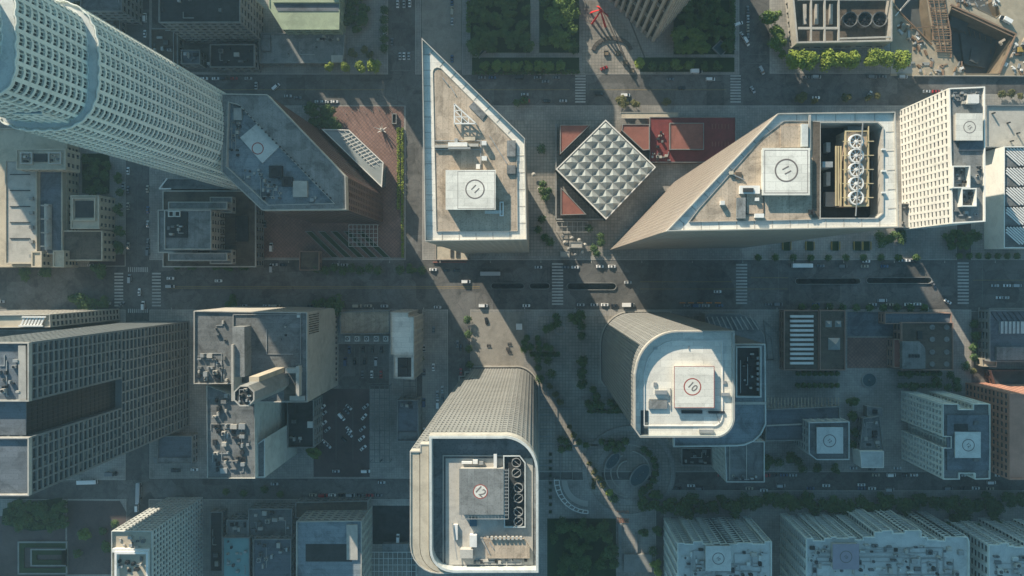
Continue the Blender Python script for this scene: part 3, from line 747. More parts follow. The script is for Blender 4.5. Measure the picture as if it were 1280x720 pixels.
# machine well built as a dark deck inside raised walls
MB().ring(wpoly, -.4, HW - 10.99, HW - .7).build('well_wall', M['lightconc'], wf)
MB().prism(wpoly, HW - 10.99, HW - 10.8).build('machine_deck', M['darkroof'], wf)
zd = HW - 10.8; ct = HW - 2
cx0, cy0 = P(1056, 164, ct); cx1, cy1 = P(1085, 257, ct)
tw = MB(); tw.box(cx0 + .3, cy1, zd, cx1 - .3, cy0, ct - .5); tw_o = tw.build('cooling_tower', M['tanroof'], wf)
fr = MB(); fr.ring(ccw([(cx0, cy1 - .3), (cx1, cy1 - .3), (cx1, cy0 + .3), (cx0, cy0 + .3)]), .5, ct - .49, ct + .2); fr.build('frame', M['brassframe'], tw_o)
for k in range(5):
    c = P(1071, 176.5 + 17.6 * k, ct + 1.2); f = MB().annulus(c[0], c[1], ct - .49, 2.15, 2.6, 28, 1.6)
    f.build('fan_shroud', M['whitemetal'], tw_o); b = MB()
    for j in range(4):
        an = j * math.pi / 4 + .2; b.bar((c[0] - 2.2 * math.cos(an), c[1] - 2.2 * math.sin(an), ct + .5), (c[0] + 2.2 * math.cos(an), c[1] + 2.2 * math.sin(an), ct + .5), .32, .1)
    b.tube((c[0], c[1], ct + .2), (c[0], c[1], ct + .9), .5); b.build('fan', M['whitemetal'], tw_o)
    y = c[1]; MB().bar((cx0 - 1, y, ct + .9), (c[0] - 2.5, y, ct + .9), .3, .3).bar((c[0] + 2.5, y, ct + .9), (cx1 + 1.5, y, ct + .9), .3, .3).build('brace', M['brassframe'], tw_o)
for x in (1046, 1049, 1052): MB().bar((*P(x, 182, ct), ct - .8), (*P(x, 257, ct), ct - .8), .45, .4).build('pipe_run', M['brassframe'], wf)
MB().bar((*P(1084.5, 158, ct), ct + .7), (*P(1084.5, 258, ct), ct + .7), .35, .3).build('pipe_run', M['brassframe'], wf)
MB().bar((*P(1079, 153, HW), HW - .3), (*P(1070, 270, HW), HW - .3), .35, .3).build('crane_rail', M['metal'], wf)
for a in [(1033, 178, 1038, 190, 3), (1028, 202, 1041, 209, 8.5), (1033, 215, 1038, 232, 3), (1060, 155, 1080, 163, 4), (1090, 200, 1096, 240, 2), (1032, 240, 1046, 258, 2.5)]: unit(wf, *a[:4], zd, a[4], M['metal' if a[4] != 3 else 'palebluemetal'])
for k in range(3):
    MB().box(*P(1101, 186 + k * 27, HW - 1.2), HW - 1.2, *P(1106, 188 + k * 27, HW - 1.2), HW - .2).build('davit', M['whitemetal'], wf)
MB().bar((*P(1012.5, 143, HW), HW - .4), (*P(1012.5, 188, HW), HW - .4), .8, .5).build('gantry_beam', M['lightconc'], wf)
MB().box(*P(1016, 153, zw), zw, *P(1024, 272, zw), zw + .3).build('walkway', M['brownroof'], wf)
helipad(wf, 953, 185, 1012.5, 244, zw + 2.6, zw, '11', -62, side=M['palebluemetal'], rr=.25, border=True, tsize=3.6, cx=983, cy=213)
for a in [(976, 157, 1000, 184, .5, 'tanroof'), (1002, 155, 1010, 183, 1.6, 'palebluemetal'), (925, 232, 950, 242, 1.4, 'whitemetal'), (929, 235, 942, 240, 1.9, 'darkroof'), (921, 247, 932, 273, 1.1, 'midroof'), (944, 247, 949, 251, 1.2, 'whitemetal'),
          (944, 267, 955, 272, 1.5, 'whitemetal'), (901, 251, 906, 256, 1.8, 'whitemetal'), (912, 214, 917, 218, 1, 'beige'), (920, 215, 927, 224, .6, 'brownroof')]: unit(wf, *a[:4], zw, a[4], M[a[5]])
MB().bar((*P(910, 216, zw), zw + .5), (*P(930, 225, zw), zw + .5), .4, .4).build('pipe_run', M['metal'], wf)
MB().ring(PR(932, 238, 955, 268, zw), .25, zw, zw + .3).build('pipe_run', M['darkmetal'], wf)
for k, x in enumerate(range(1012, 1020, 4)): unit(wf, x, 262, x + 2.5, 268, zw, 1.4, M['darkmetal'])

# --- curved corner tower, roof number 12
H12 = 201
out12 = [(512, 564.5), (524.5, 564.5), (524.5, 555.5), (536, 555.5), (536, 544), (626, 544)] + arc(629, 588, 44.5, -85, -5, 9)[0:] + [(674, 596), (674, 716.5), (548, 718)] + [(512 + 36 - 36 * math.cos(R_(a)) , 682 + 36 * math.sin(R_(a))) for a in (75, 60, 45, 30, 15, 0)]
p12 = PP(out12, H12)
t12 = thing('curved_corner_tower', 'sunlit tower with rounded corner, ribbed stone front and helipad number 12', 'tower', base_of(p12))
facade(t12, p12, 0, H12 - 5, 46, 1.7, M['greystone'], M['glass'], mode='band', sp=.62, pw=.55, d=.2, proud=.1)
main12 = PP([(536.5, 545), (626, 545)] + arc(629, 588, 43.5, -85, -5, 9) + [(673, 596), (673, 715.5), (566, 715.5)] + [(537 + 28 - 28 * math.cos(R_(a)), 687 + 28 * math.sin(R_(a))) for a in (75, 60, 45, 30, 15, 0)], H12)
MB().prism(inset(p12, .05), H12 - 4.99, H12 - 4.6).build('side_terrace', M['beige'], t12)
MB().ring(p12, .4, H12 - 4.99, H12 - .5).build('side_screen', M['lightconc'], t12)
def arc3(cx, cy, r, rev=False):
    q = [(cx - r * math.cos(R_(t)), cy + r * math.sin(R_(t))) for t in range(0, 91, 15)]; return q[::-1] if rev else q
MB().prism(PP([(524.3, 565.2), (512.8, 565.2)] + arc3(548, 681.5, 35.2) + arc3(557, 684.5, 32.5, True), H12 - .9), H12 - 4.58, H12 - .9).build('terrace_block', M['beige'], t12)
MB().prism(PP([(535.8, 556.2), (525.2, 556.2)] + arc3(557.3, 684.5, 32.1) + arc3(564.8, 687, 29, True), H12 - .7), H12 - 4.58, H12 - .7).build('terrace_block', M['beige'], t12)
MB().ring(main12, .9, H12 - 4.55, H12 + .3).build('parapet_screen', M['palebluemetal'], t12)
MB().prism(inset(main12, .85), H12 - 4.57, H12 - 4.2).build('roof', M['greyroof'], t12)
z12 = H12 - 4.2
MB().prism(PR(557, 573, 666, 706, z12 + .3), z12, z12 + .3).build('inner_roof', M['lightconc'], t12)
z12 += .3
MB().ring(PR(553.5, 569, 634, 712, z12), .3, z12 - .3, z12 + .5).build('window_washing_rail', M['lightconc'], t12)
fw = PP([(629, 569), (650, 569), (657, 578), (657, 659), (630, 659)], z12 + 1)
MB().prism(fw, z12, z12 + .6).build('fan_deck', M['darkroof'], t12); MB().ring(fw, .4, z12 + .6, z12 + 1.6).build('fan_deck_wall', M['palebluemetal'], t12)
for k, y in enumerate((578.5, 591.5, 610, 623, 640, 652.5)):
    c = P(645.5 if k < 2 else 648, y, z12 + 1.6); b = MB().annulus(c[0], c[1], z12 + .61, 1.5, 1.75, 24, 1)
    for j in range(1): b.bar((c[0] - 1.6, c[1] + 1.3 * (-1) ** k, z12 + 1.3), (c[0] + 1.6, c[1] - 1.3 * (-1) ** k, z12 + 1.3), .25, .1)
    b.build('fan', M['concrete'], t12)
helipad(t12, 574, 586, 629.5, 643.5, z12 + 4, z12, '12', -42, m=M['midroof'], rr=.165, ring=M['paintred'], disc=M['whiteroof'], tsize=4.2, cx=600.5, cy=614.5)
n_ = MB()
for k in range(14): n_.bar((*P(629.5, 588 + k * 4.3, z12 + 4), z12 + 3.7), (*P(635.5, 588 + k * 4.3, z12 + 4), z12 + 3.7), .2, .15)
for k in range(13): n_.bar((*P(577 + k * 4.2, 643.5, z12 + 4), z12 + 3.7), (*P(577 + k * 4.2, 649, z12 + 4), z12 + 3.7), .2, .15)
n_.bar((*P(635.5, 586, z12 + 4), z12 + 3.72), (*P(635.5, 649, z12 + 4), z12 + 3.72), .25, .15).bar((*P(576, 649, z12 + 4), z12 + 3.72), (*P(635.5, 649, z12 + 4), z12 + 3.72), .25, .15)
n_.bar((*P(632.5, 586, z12 + 4), z12 + 3.74), (*P(632.5, 646, z12 + 4), z12 + 3.74), .12, .12).build('safety_netting', M['metal'], t12)
for a in [(577, 577, 590, 580, 1.2, 'whitemetal'), (591, 575, 597, 580, 1.5, 'whitemetal'), (599, 577, 604, 581, 1.2, 'metal'), (617, 568, 621, 585, 2, 'whitemetal'), (567, 656, 572, 675, 1.2, 'whitemetal'), (587, 669, 596, 684, 2.2, 'whitemetal'),
          (575, 687, 591, 698, 2.5, 'lightconc'), (587, 648, 596, 658, 1, 'blueglass')]: unit(t12, *a[:4], z12, a[4], M[a[5]])
MB().prism(PP([(604, 673), (655, 674), (662, 684), (662, 698), (608, 698), (607, 684)], z12 + 1.2), z12, z12 + 1.2).build('curved_canopy', M['tanroof'], t12)
for k in range(9): unit(t12, 608 + 5.2 * k, 671, 611 + 5.2 * k, 675, z12 + 1.2 if k else z12, 1.0, M['lightconc'], 'louvre')
for a, b in (((602, 670), (612, 690)), ((612, 676), (617, 684)), ((566, 652), (572, 698))): MB().bar((*P(*a, z12), z12 + 1.5), (*P(*b, z12), z12 + 1.5), .3, .3).build('pipe_run', M['metal'], t12)
clutter(t12, 580, 698, 660, 705, z12, 10, 12, smax=5, hmax=1.2)

# --- tower 10
H10 = 156
out10 = [(918.5, 413.5), (918.5, 524)] + arc(893, 522, 25.5, 10, 80, 6) + [(884, 547), (800, 547), (793, 537), (793, 468)] + [(848 - 54 * math.cos(R_(a)), 468 - 54.5 * math.sin(R_(a))) for a in range(8, 90, 9)] + [(850, 413.5)]
p10 = PP(out10, H10)
t10 = thing('white_roofed_tower', 'tower with bright white roof and helipad number 10, one corner rounded', 'tower', base_of(p10))
facade(t10, p10, 0, H10 - 3.5, 37, 1.8, M['greystone'], M['glass'], mode='band', sp=.62, pw=.5, d=.2, proud=.1)
MB().prism(inset(p10, .3), H10 - 3.49, H10 - 3).build('roof', M['whiteroof'], t10)
MB().ring(p10, .45, H10 - 3.49, H10).build('parapet_screen', M['lightconc'], t10)
MB().ring(inset(p10, .47), .15, H10 - 3, H10 + .1).build('screen_glazing', M['paleglass'], t10)
inr = inset(p10, 4.3); z10 = H10 - 3
MB().ring(inr, .35, z10, z10 + .5).build('inner_kerb', M['whitemetal'], t10)
helipad(t10, 842.5, 457.5, 893, 510, z10 + 2.5, z10, '10', -42, rr=.22, ring=M['paintred'], border=False, tsize=4.2, cx=865.5, cy=483.5)
MB().ring(PR(842.5, 457.5, 893, 510, z10 + 2.5), .25, z10 + 2.505, z10 + 2.52).build('border_line', M['paintred'], t10)
for a in [(819, 488, 834, 493, 1.6, 'metal'), (811, 501, 834, 511, 1, 'midroof'), (902, 491, 912, 495, 1.4, 'metal'), (852, 513, 878, 517, .8, 'darkmetal'), (886, 514, 906, 517, .8, 'darkmetal'), (801, 513, 810, 543, .3, 'glass'),
          (874, 537, 892, 541, 1, 'metal'), (817, 478, 821, 483, .6, 'metal'), (904, 476, 908, 480, .6, 'metal'), (817, 434, 822, 437, .7, 'metal')]: unit(t10, *a[:4], z10, a[4], M[a[5]])
for a, b in (((838, 485), (838, 512)), ((811, 499), (838, 499)), ((895, 517), (900, 530)), ((861, 437), (861, 432))): MB().bar((*P(*a, z10), z10 + .3), (*P(*b, z10), z10 + .3), .3, .3).build('pipe_run', M['metal'], t10)
# lower wing behind it
HL = 118
lw = PP([(919, 430), (957, 430), (958, 530)] + [(958 - 36 + 36 * math.cos(R_(a)), 524 + 34 * math.sin(R_(a))) for a in (15, 35, 55, 75, 90)] + [(842, 559), (842, 505), (905, 505)], HL)
q = thing('lower_rounded_wing', 'lower wing with pale rounded roof tucked against the tower bearing number 10', 'building', base_of(lw))
facade(q, lw, 0, HL - 4, 28, 2, M['greystone'], M['glass'], mode='band', sp=.6, pw=.22, d=.22)
MB().prism(inset(lw, .4), HL - 3.99, HL - 1).build('roof', M['midblue'], q); MB().ring(lw, .6, HL - 3.99, HL).build('parapet', M['palebluemetal'], q)
MB().prism(PR(921, 434, 951, 496, HL - .9), HL - .999, HL - .9).build('machine_deck', M['darkroof'], q)
MB().ring(PR(920, 433, 952, 497, HL + 1.5), .6, HL - .999, HL + 1.5).build('deck_wall', M['palebluemetal'], q)
for k in range(7): unit(q, 946, 446 + 6.5 * k, 950, 449.5 + 6.5 * k, HL - .9, 1.2, M['metal'], 'vent')
clutter(q, 923, 440, 943, 492, HL - .9, 8, 31); 
MB().bar((*P(900, 504, HL), HL), (*P(957, 504, HL), HL), 1.2, .6).build('roof_beam', M['lightconc'], q)
pod = PP([(882, 392), (925, 392), (945, 400), (956, 420), (957, 432), (882, 432)], 14)
q = thing('curved_podium', 'low podium with fanned steps and rounded corner beneath the tower numbered 10', 'building', base_of(pod))
MB().prism(pod, 0, 13).build('wall', M['greystone'], q); MB().prism(inset(pod, .5), 13, 13.4).build('roof', M['greyroof'], q)
for k in range(10): MB().bar((*P(884 + 6 * k, 396, 14), 13.6), (*P(890 + 6.5 * k, 412, 14), 13.6), .6, .5).build('roof_rib', M['lightconc'], q)
for s in (0, 7, 13): MB().ring(PP([(955 - s, 400 + s), (972 - s, 415 + s), (975 - s, 450), (960 - s, 450)], 1), .4, .15, 1.2).build('planter_wall', M['greystone'], q)
# white kerb walls at the feet of both curved towers
def base_walk(tpx, h_, label, grow):
    pp = PP(tpx, h_); o = MB().ring(inset(pp, -grow), .7, .15, 1.3).build('low_wall', M['lightconc']); tag(o, label, 'wall')
base_walk(out12, H12, 'low pale wall curving round the foot of the tower numbered 12', 1.6)
base_walk(out10, H10, 'low pale wall curving round the foot of the tower numbered 10', 1.2)
# ================================================================== OTHER BUILDINGS
# --- office tower off the top edge, dark bays between stone ribs
q = [P(*p) for p in [(816, 52), (907, -48), (812, -139), (730, -31)]]; q = ccw(q)
b = thing('ribbed_tower', 'dark tower with tall pale stone ribs, its pointed corner reaching into the park', 'tower', base_of(q))
facade(b, q, 0, 222, 9, 4.4, M['lightconc'], M['glass'], mode='band', sp=.03, pw=.34, d=1.6, proud=.9)
MB().prism(inset(q, 1), 222, 222.4).build('roof', M['greyroof'], b); MB().ring(q, 1, 222, 224).build('parapet', M['lightconc'], b)

# --- white gridded mid rise with helipad 15
h = 56
r, poly, zr = block('white_office_block', 'white office block with rows of small windows and helipad number 15', 'building', [(1186, 110), (1231.5, 108), (1232, 277), (1190, 279.5)], h, M['midroof'], M['whitewall'], nf=13, bay=4.35, d=.4, sp=.56, pw=.68, par=1.4)
helipad(r, 1195, 141.5, 1228.5, 175.5, zr + 3, zr, '15', -55, rr=.235, cx=1212, cy=159, tsize=2.7)
unit(r, 1199, 176.5, 1229, 188, zr, 1, M['slate'], 'skylight')
for k, a in enumerate([(1191, 207, 1213, 235), (1202, 235, 1221, 258)]):
    MB().ring(PR(*a, zr + 4), .6, zr, zr + 4).build('plant_screen', M['whitewall'], r); clutter(r, a[0] + 2, a[1] + 2, a[2] - 2, a[3] - 2, zr, 7, 50 + k, smax=4)
clutter(r, 1191, 112, 1226, 130, zr, 14, 61, smax=6); clutter(r, 1214, 206, 1228, 230, zr, 5, 62, smax=5); clutter(r, 1192, 262, 1225, 274, zr, 5, 63)
unit(r, 1210, 118, 1224, 129, zr, 3, M['whitemetal'])
q_, p_, z_ = block('link_pavilion', 'small pale flat roofed pavilion wedged between the rose tower and white office block', 'building', [(1126, 254), (1141, 254), (1142, 285), (1126, 284)], 9, M['midroof'], M['lightconc'], nf=2, bay=4, nmax=10)
clutter(q_, 1128, 258, 1139, 280, z_, 3, 71, smax=4)

# --- parking garage and louvre roofed building on the right edge
q_, p_, z_ = block('parking_garage', 'pale concrete parking garage roof beside the white office block', 'building', [(1233, 131), (1330, 131), (1330, 184), (1233, 184)], 12, M['lightconc'], M['concrete'], nf=3, bay=8, nmax=12)
for x, y in ((1243, 140), (1262, 152), (1274, 165), (1266, 175)): unit(q_, x, y, x + 1.6, y + 1.6, z_, 3, M['darkmetal'], 'light_post')
q_, p_, z_ = block('louvre_roofed_hall', 'white walled hall with diagonal roof louvres at the picture edge', 'building', [(1255, 183), (1360, 183), (1360, 310), (1255, 310)], 20, M['greyroof'], M['whitewall'], plain=True, par=1.6)
for j in range(5):
    y0 = 185.5 + 24.6 * j; w = MB(); 
    for k in range(30):
        x = 1250 + 4 * k; a = (max(x, 1257), y0 + max(0, (1257 - x)) * .9); bb = (x + 24, y0 + 21.5)
        if a[0] < bb[0] and bb[0] < 1356: w.bar((*P(*a, z_), z_ + .5), (*P(*bb, z_), z_ + .5), .75, .5)
    w.build('louvre_panel', M['whitemetal'], q_)
    MB().bar((*P(1256, y0 - 1, z_), z_ + .3), (*P(1358, y0 - 1, z_), z_ + .3), .5, .6).build('roof_beam', M['darkmetal'], q_)

# --- pyramid-glazed square turned on its corner
h = 13
q = PP([(757, 149.5), (820, 209), (757.5, 274.5), (694.5, 211.5)], h)
r = thing('pyramid_roofed_atrium', 'square glass atrium turned on its corner, roofed with rows of pyramids', 'atrium', base_of(q))
A = [Vector(P(*p, h)) for p in [(757, 149.5), (820, 209), (757.5, 274.5), (694.5, 211.5)]]
def bl(u, v, o=0): return A[0].lerp(A[1], u).lerp(A[3].lerp(A[2], u), v)
facade(r, q, 0, h - 2, 3, 3.2, M['darkmetal'], M['blueglass'], mode='window', sp=.15, pw=.12, d=.3, nmax=40)
MB().prism(q, h - 2, h - .6).build('roof_frame', M['metal'], r); MB().ring(q, .7, h - .6, h + .2).build('parapet', M['whitemetal'], r)
for i in range(7):
    for j in range(6 if False else 7):
        u0, u1, v0, v1 = [.02 + .96 * t / 7 for t in (i, i + 1, j, j + 1)]
        c = [bl(u0, v0), bl(u1, v0), bl(u1, v1), bl(u0, v1)]; m_ = bl((u0 + u1) / 2, (v0 + v1) / 2)
        w = MB(); w.v = [(p.x, p.y, h - .55) for p in c] + [(m_.x, m_.y, h + 2.2)]; w.f = [(0, 1, 4), (1, 2, 4), (2, 3, 4), (3, 0, 4)]
        w.build('glass_pyramid', M['paleglass'], r)
w = MB()
for k in range(1, 7):
    t = .02 + .96 * k / 7
    for a, bb in ((bl(t, 0.01), bl(t, .99)), (bl(.01, t), bl(.99, t))): w.bar((a.x, a.y, h - .5), (bb.x, bb.y, h - .5), .35, .3)
w.build('gutter', M['metal'], r)
# red roofed podium pieces around it
def redblock(name, label, pts, h, m, wm='redstone', **kw):
    p = PP(pts, h); o = thing(name, label, 'building', base_of(p)); MB().prism(p, 0, h - .8).build('wall', M[wm], o)
    MB().prism(inset(p, .35), h - .799, h - .5).build('roof', M[m], o); MB().ring(p, .4, h - .799, h).build('parapet', M['concrete'], o); return o, h - .5
redblock('tiled_shop', 'triangular red roofed shop tucked behind the atrium upper corner', [(700, 156), (738, 156), (700, 193)], 9, 'redtile')
redblock('tiled_shop', 'triangular red roofed shop by the atrium lower corner, beside the trees', [(701, 234), (733, 268), (701, 269)], 8, 'redtile')
redblock('tiled_shop', 'sunlit red roof quarter touching the atrium upper side', [(778, 155), (812, 155), (812, 187), (804, 188), (777, 163)], 9, 'redtile')
o_, z_ = redblock('tiled_shop', 'square red roofed shop half crossed by a diagonal shadow', [(837, 153.5), (880, 153.5), (880, 187), (837, 187)], 9, 'redtile')
o_, z_ = redblock('maroon_roofed_hall', 'long maroon roofed hall beside the blade edged tower', [(812, 146), (920, 146), (920, 190), (880, 203), (812, 203)], 6, 'darkred')
for j in range(2):
    for k in range(6): unit(o_, 890 + 4 * k, 155 + 22 * j, 891 + 4 * k, 161 + 22 * j, z_, .25, M['redtile'], 'roof_rib')
clutter(o_, 814, 190, 838, 201, z_, 12, 90, smax=4); clutter(o_, 816, 160, 832, 185, z_, 5, 91, smax=4)
o = thing('entrance_canopy', 'pale narrow flat canopy along the sidewalk above the red roofs', 'canopy', base_of(PR(775, 139, 848, 148)))
MB().prism(PR(775, 140, 848, 148, 5), 4.4, 5).build('roof', M['beige'], o); MB().ring(PR(775, 140, 848, 148, 5.4), .3, 5, 5.4).build('parapet', M['lightconc'], o)
for x in (777, 800, 823, 846): MB().box(*P(x, 142), .15, *P(x + 1, 143), 4.4).build('post', M['lightconc'], o)
w = thing('garden_wall', 'low pale wall framing the paved court below the atrium', 'wall', base_of(PR(696, 270, 757, 276)))
MB().prism(PR(695, 273, 757, 275, 3), .15, 3).build('wall', M['concrete'], w); MB().prism(PR(694, 155, 696, 273, 3), .15, 2.98).build('side_wall', M['concrete'], w)
# cafe court
def pergola(x0, y0, x1, y1, nx, ny, h, m, label, name='pergola'):
    o = thing(name, label, 'pergola', base_of(PR(x0, y0, x1, y1))); w = MB(); v = MB()
    for i in range(nx + 1):
        x = x0 + (x1 - x0) * i / nx; w.bar((*P(x, y0, h), h), (*P(x, y1, h), h), .3, .3)
    for j in range(ny + 1):
        y = y0 + (y1 - y0) * j / ny; v.bar((*P(x0, y, h), h + .31), (*P(x1, y, h), h + .31), .3, .3)
    w.build('beam', m, o); v.build('rafter', m, o)
    for x in (x0, x1):
        for y in (y0, y1): (a, b) = P(x, y, h); MB().box(a - .15, b - .15, .1, a + .15, b + .15, h - .16).build('post', m, o)
    return o
pergola(696, 277, 735, 290, 6, 2, 3.2, M['lightconc'], 'square gridded pergola under the lower corner of the pyramid atrium')
for k, (x, y, c, rr) in enumerate([(706, 303, 'whiteroof', 2), (715, 297, 'whiteroof', 1.8), (724, 300, 'whiteroof', 1.8), (731, 306, 'whiteroof', 1.8), (711, 311, 'beige', 1.7), (704, 295, 'beige', 1.6), (719, 318, 'beige', 1.6), (728, 315, 'whiteroof', 1.6), (667, 218, 'whiteroof', 2), (674, 236, 'whiteroof', 1.8)]):
    rr *= .7; o = thing('parasol', '%s cafe parasol %s' % ('small dull' if c == 'beige' else 'small pale', ['beside the planting', 'nearest the pergola', 'in the middle of the court', 'at the court edge by the avenue trees', 'on the lower terrace', 'under the pergola corner', 'closest to the avenue', 'second closest to the avenue', 'in the alley beside the pointed tower', 'in the alley below its twin'][k]), 'parasol', (*P(x, y, 2.6), .15), 'cafe parasols')
    (a, b) = P(x, y, 2.6); oc = [(a + rr * math.cos(t * .785), b + rr * math.sin(t * .785)) for t in range(8)]
    MB().frustum(oc, 2.3, [(a + .05 * math.cos(t * .785), b + .05 * math.sin(t * .785)) for t in range(8)], 3.1).build('canopy', M['concrete' if c == 'beige' else 'lightconc'], o); MB().tube((a, b, .15), (a, b, 2.4), .05).build('pole', M['metal'], o)
for k, (x0, y0, x1, y1) in enumerate([(712, 302, 728, 310), (700, 314, 712, 322)]):
    q_, p_, z_ = block('cafe_kiosk', ['small pale roofed cafe kiosk among parasols', 'tiny cafe kiosk next to the avenue sidewalk'][k], 'kiosk', rect(x0, y0, x1, y1), 4, M['lightconc'], M['concrete'], nf=1, bay=3, par=.4, nmax=8)
# tower 11 forecourt
q_, p_, z_ = block('entrance_portico', 'sunlit stone portico at the foot of the pointed tan tower', 'portico', [(544, 305), (585, 305), (585, 325), (544, 325)], 6, M['beige'], M['tanstone'], nf=1, bay=5, par=.5, nmax=6)
for a in ((563, 307, 567, 322), (570, 308, 575, 322)): unit(q_, *a, z_, .4, M['darkroof'], 'skylight')
o = MB().prism(PR(541, 327, 583, 328.5, 1), .15, 1).build('low_wall', M['redtile']); tag(o, 'low red coping wall along the sidewalk under the pointed tan tower', 'wall')

# --- glass canopy with white frame in the red plaza
h = 14; C4 = [(401.7, 161.2), (436, 162), (479.3, 203), (477.3, 234.3)]
q = PP(C4, h); r = thing('glass_greenhouse', 'slanted glass greenhouse with white frame on the red plaza', 'greenhouse', base_of(q))
MB().prism(inset(q, .5), .15, h - 1).build('glass_wall', M['blueglass'], r); MB().prism(inset(q, .25), h - .99, h - .7).build('roof_glazing', M['paleglass'], r)
MB().ring(q, .55, h - .99, h).build('frame', M['whitemetal'], r); w = MB(); a0, a1, a2, a3 = [Vector(P(*p, h)) for p in C4]
for k in range(1, 12):
    t = k / 12; p = a1.lerp(a2, t); d = (a3 - a2) * .42 if k < 10 else (a3 - a2) * .35; s_ = (a0 - a1).normalized() * 7
    w.bar((p.x, p.y, h - .3), (p.x + s_.x * (1), p.y + s_.y - 3, h - .3), .3, .3)
for k in (.25, .5): u = (a0 - a1).normalized() * 8 * k * 1.6; w.bar((a1.x + u.x, a1.y + u.y - 2 * k, h - .28), (a2.x + u.x * .9, a2.y + u.y - 6 * k, h - .28), .25, .25)
w.build('roof_mullions', M['whitemetal'], r)
# star sculpture
c = P(475.5, 160.5, 6); r = thing('star_sculpture', 'white star shaped sculpture on the red plaza', 'sculpture', (*c, .17)); w = MB()
for k in range(7):
    a = k * .9 + .3; w.frustum([(c[0] + .5 * math.cos(a + t), c[1] + .5 * math.sin(a + t)) for t in (0, 2.1, 4.2)], .17, [(c[0] + 3.6 * math.cos(a) * (1 - .15 * (k % 3)) + .15 * math.cos(t), c[1] + 3.6 * math.sin(a) * (1 - .15 * (k % 3)) + .15 * math.sin(t)) for t in (0, 2.1, 4.2)], 4 + 3 * (k % 2))
w.build('blades', M['whitemetal'], r); MB().tube((c[0], c[1], .17), (c[0], c[1], 5), .8, .4).build('stem', M['whitemetal'], r)
for k, x in enumerate((430, 438, 447, 456, 464, 472, 480, 488)):
    c = P(x, 140 - (k % 3) * 2, 5); o = thing('flag_pole', '%s slim white pole from the dark tree along the red plaza edge' % ordn(k), 'pole', (*c, .17), 'slim poles edging the red plaza')
    MB().tube((c[0], c[1], .17), (c[0], c[1], 8), .12, .07).build('shaft', M['whitemetal'], o); MB().tube((c[0], c[1], .17), (c[0], c[1], .5), .3).build('base', M['concrete'], o)
for k in range(5):
    x = 385 + 16 * k - 4; pts = [(x, 289), (x + 7, 289), (x + 50 - k * 2, 332 - k * 2), (x + 42 - k * 2, 332 - k * 2)]
    pts = [(a, min(b_, 322)) for a, b_ in [(x, 289), (x + 9, 289), (x + 43, 322), (x + 34, 322)]]
    p = PP(pts, 1.2); o = thing('planter', '%s slanted planter bed counting from the round trees, below the red paving' % ordn(k), 'planter', base_of(p), 'slanted planter beds')
    MB().ring(p, .35, .15, 1.2).build('planter_wall', M['concrete'], o); MB().prism(inset(p, .34), .15, 1.0).build('soil', M['grass'], o)
pergola(436, 281, 472, 308, 7, 5, 4, M['palebluemetal'], 'tangled pale lattice canopy below the red paving', 'lattice_canopy')
q_, p_, z_ = block('plant_room', 'low brown flat roofed box beside the slanted planter beds', 'building', [(374, 314), (399, 314), (399, 338), (374, 338)], 6, M['brownroof'], M['brownwall'], nf=1, bay=5, nmax=4)
hedge(496, 159, 499.5, 262, 'bright', 'clipped lime hedge strip on the plaza side, facing the star sculpture', 1.4, leaf=.22, dens=14)
hedge(501, 159, 504.5, 322, 'bright', 'longer clipped lime hedge strip next to the narrow road', 1.4, leaf=.22, dens=14)
q = PR(489, 141, 495, 154, 4); o = thing('stair_enclosure', 'small open stair enclosure at the red plaza corner', 'stairwell', base_of(q)); MB().ring(q, .5, .15, 2).build('wall', M['concrete'], o); MB().prism(PR(491, 144, 493, 152, 1), .15, 1).build('stairs', M['darkmetal'], o)

# --- long gridded slab on the left, two blocks with a recessed dark middle
h = 155; xr = 36; yb = (428, 502, 547, 620)
full = PP([(-60, 428), (xr, 428), (xr, 620), (-60, 620)], h)
r = thing('gridded_slab_tower', 'long slab tower with fine concrete grid and a dark recessed upper middle', 'tower', base_of(full))
facade(r, full, 0, 80, 20, 5.6, M['slabstone'], M['glass'], sp=.3, pw=.14, d=.8, nmax=50, name='lower_wall')
for a, bb, nm in ((428, 502, 30), (547, 620, 20)):
    p = PP([(-60, a), (xr, a), (xr, bb), (-60, bb)], h); facade(r, p, 80.01, h - 2, 19, 5.6, M['slabstone'], M['glass'], sp=.3, pw=.14, d=.8, nmax=nm, name='end_block')
    MB().prism(inset(p, .4), h - 1.99, h - 1.5).build('roof', M['slate'], r); MB().ring(p, .6, h - 1.99, h).build('parapet', M['lightconc'], r)
p = PP([(-58, 502.5), (xr - 10, 502.5), (xr - 10, 546.5), (-58, 546.5)], h)
facade(r, p, 80.01, h - 4, 19, 1.8, M['plainglass'], M['plainglass'], mode='band', sp=.12, pw=.15, d=.2, name='recessed_wall'); MB().prism(inset(p, .1), h - 3.99, h - 3.5).build('roof', M['slate'], r)
clutter(r, -5, 440, 25, 495, h - 1.5, 10, 101, smax=7)
MB().box(*P(22, 432, h), h - 1.5, *P(32, 500, h), h - .3).build('service_wall', M['lightconc'], r)
r, p, z = block('long_low_block', 'long block with sunlit roof and white steel sign frames, along the avenue', 'building', [(-90, 395), (62, 393), (63, 409), (-90, 411)], 70, M['beige'], M['lightconc'], nf=18, bay=4.5, sp=.35, pw=.3, nmax=40)
w = MB()
for k in range(7): w.bar((*P(28 + 4 * k, 407, z), z + 1), (*P(33 + 4 * k, 396, z), z + 1), 1.0, .8)
w.bar((*P(26, 407, z), z + 1.6), (*P(56, 407, z), z + 1.6), .8, .6).bar((*P(30, 396, z), z + 1.6), (*P(60, 396, z), z + 1.6), .8, .6).build('roof_frame', M['whitemetal'], r)
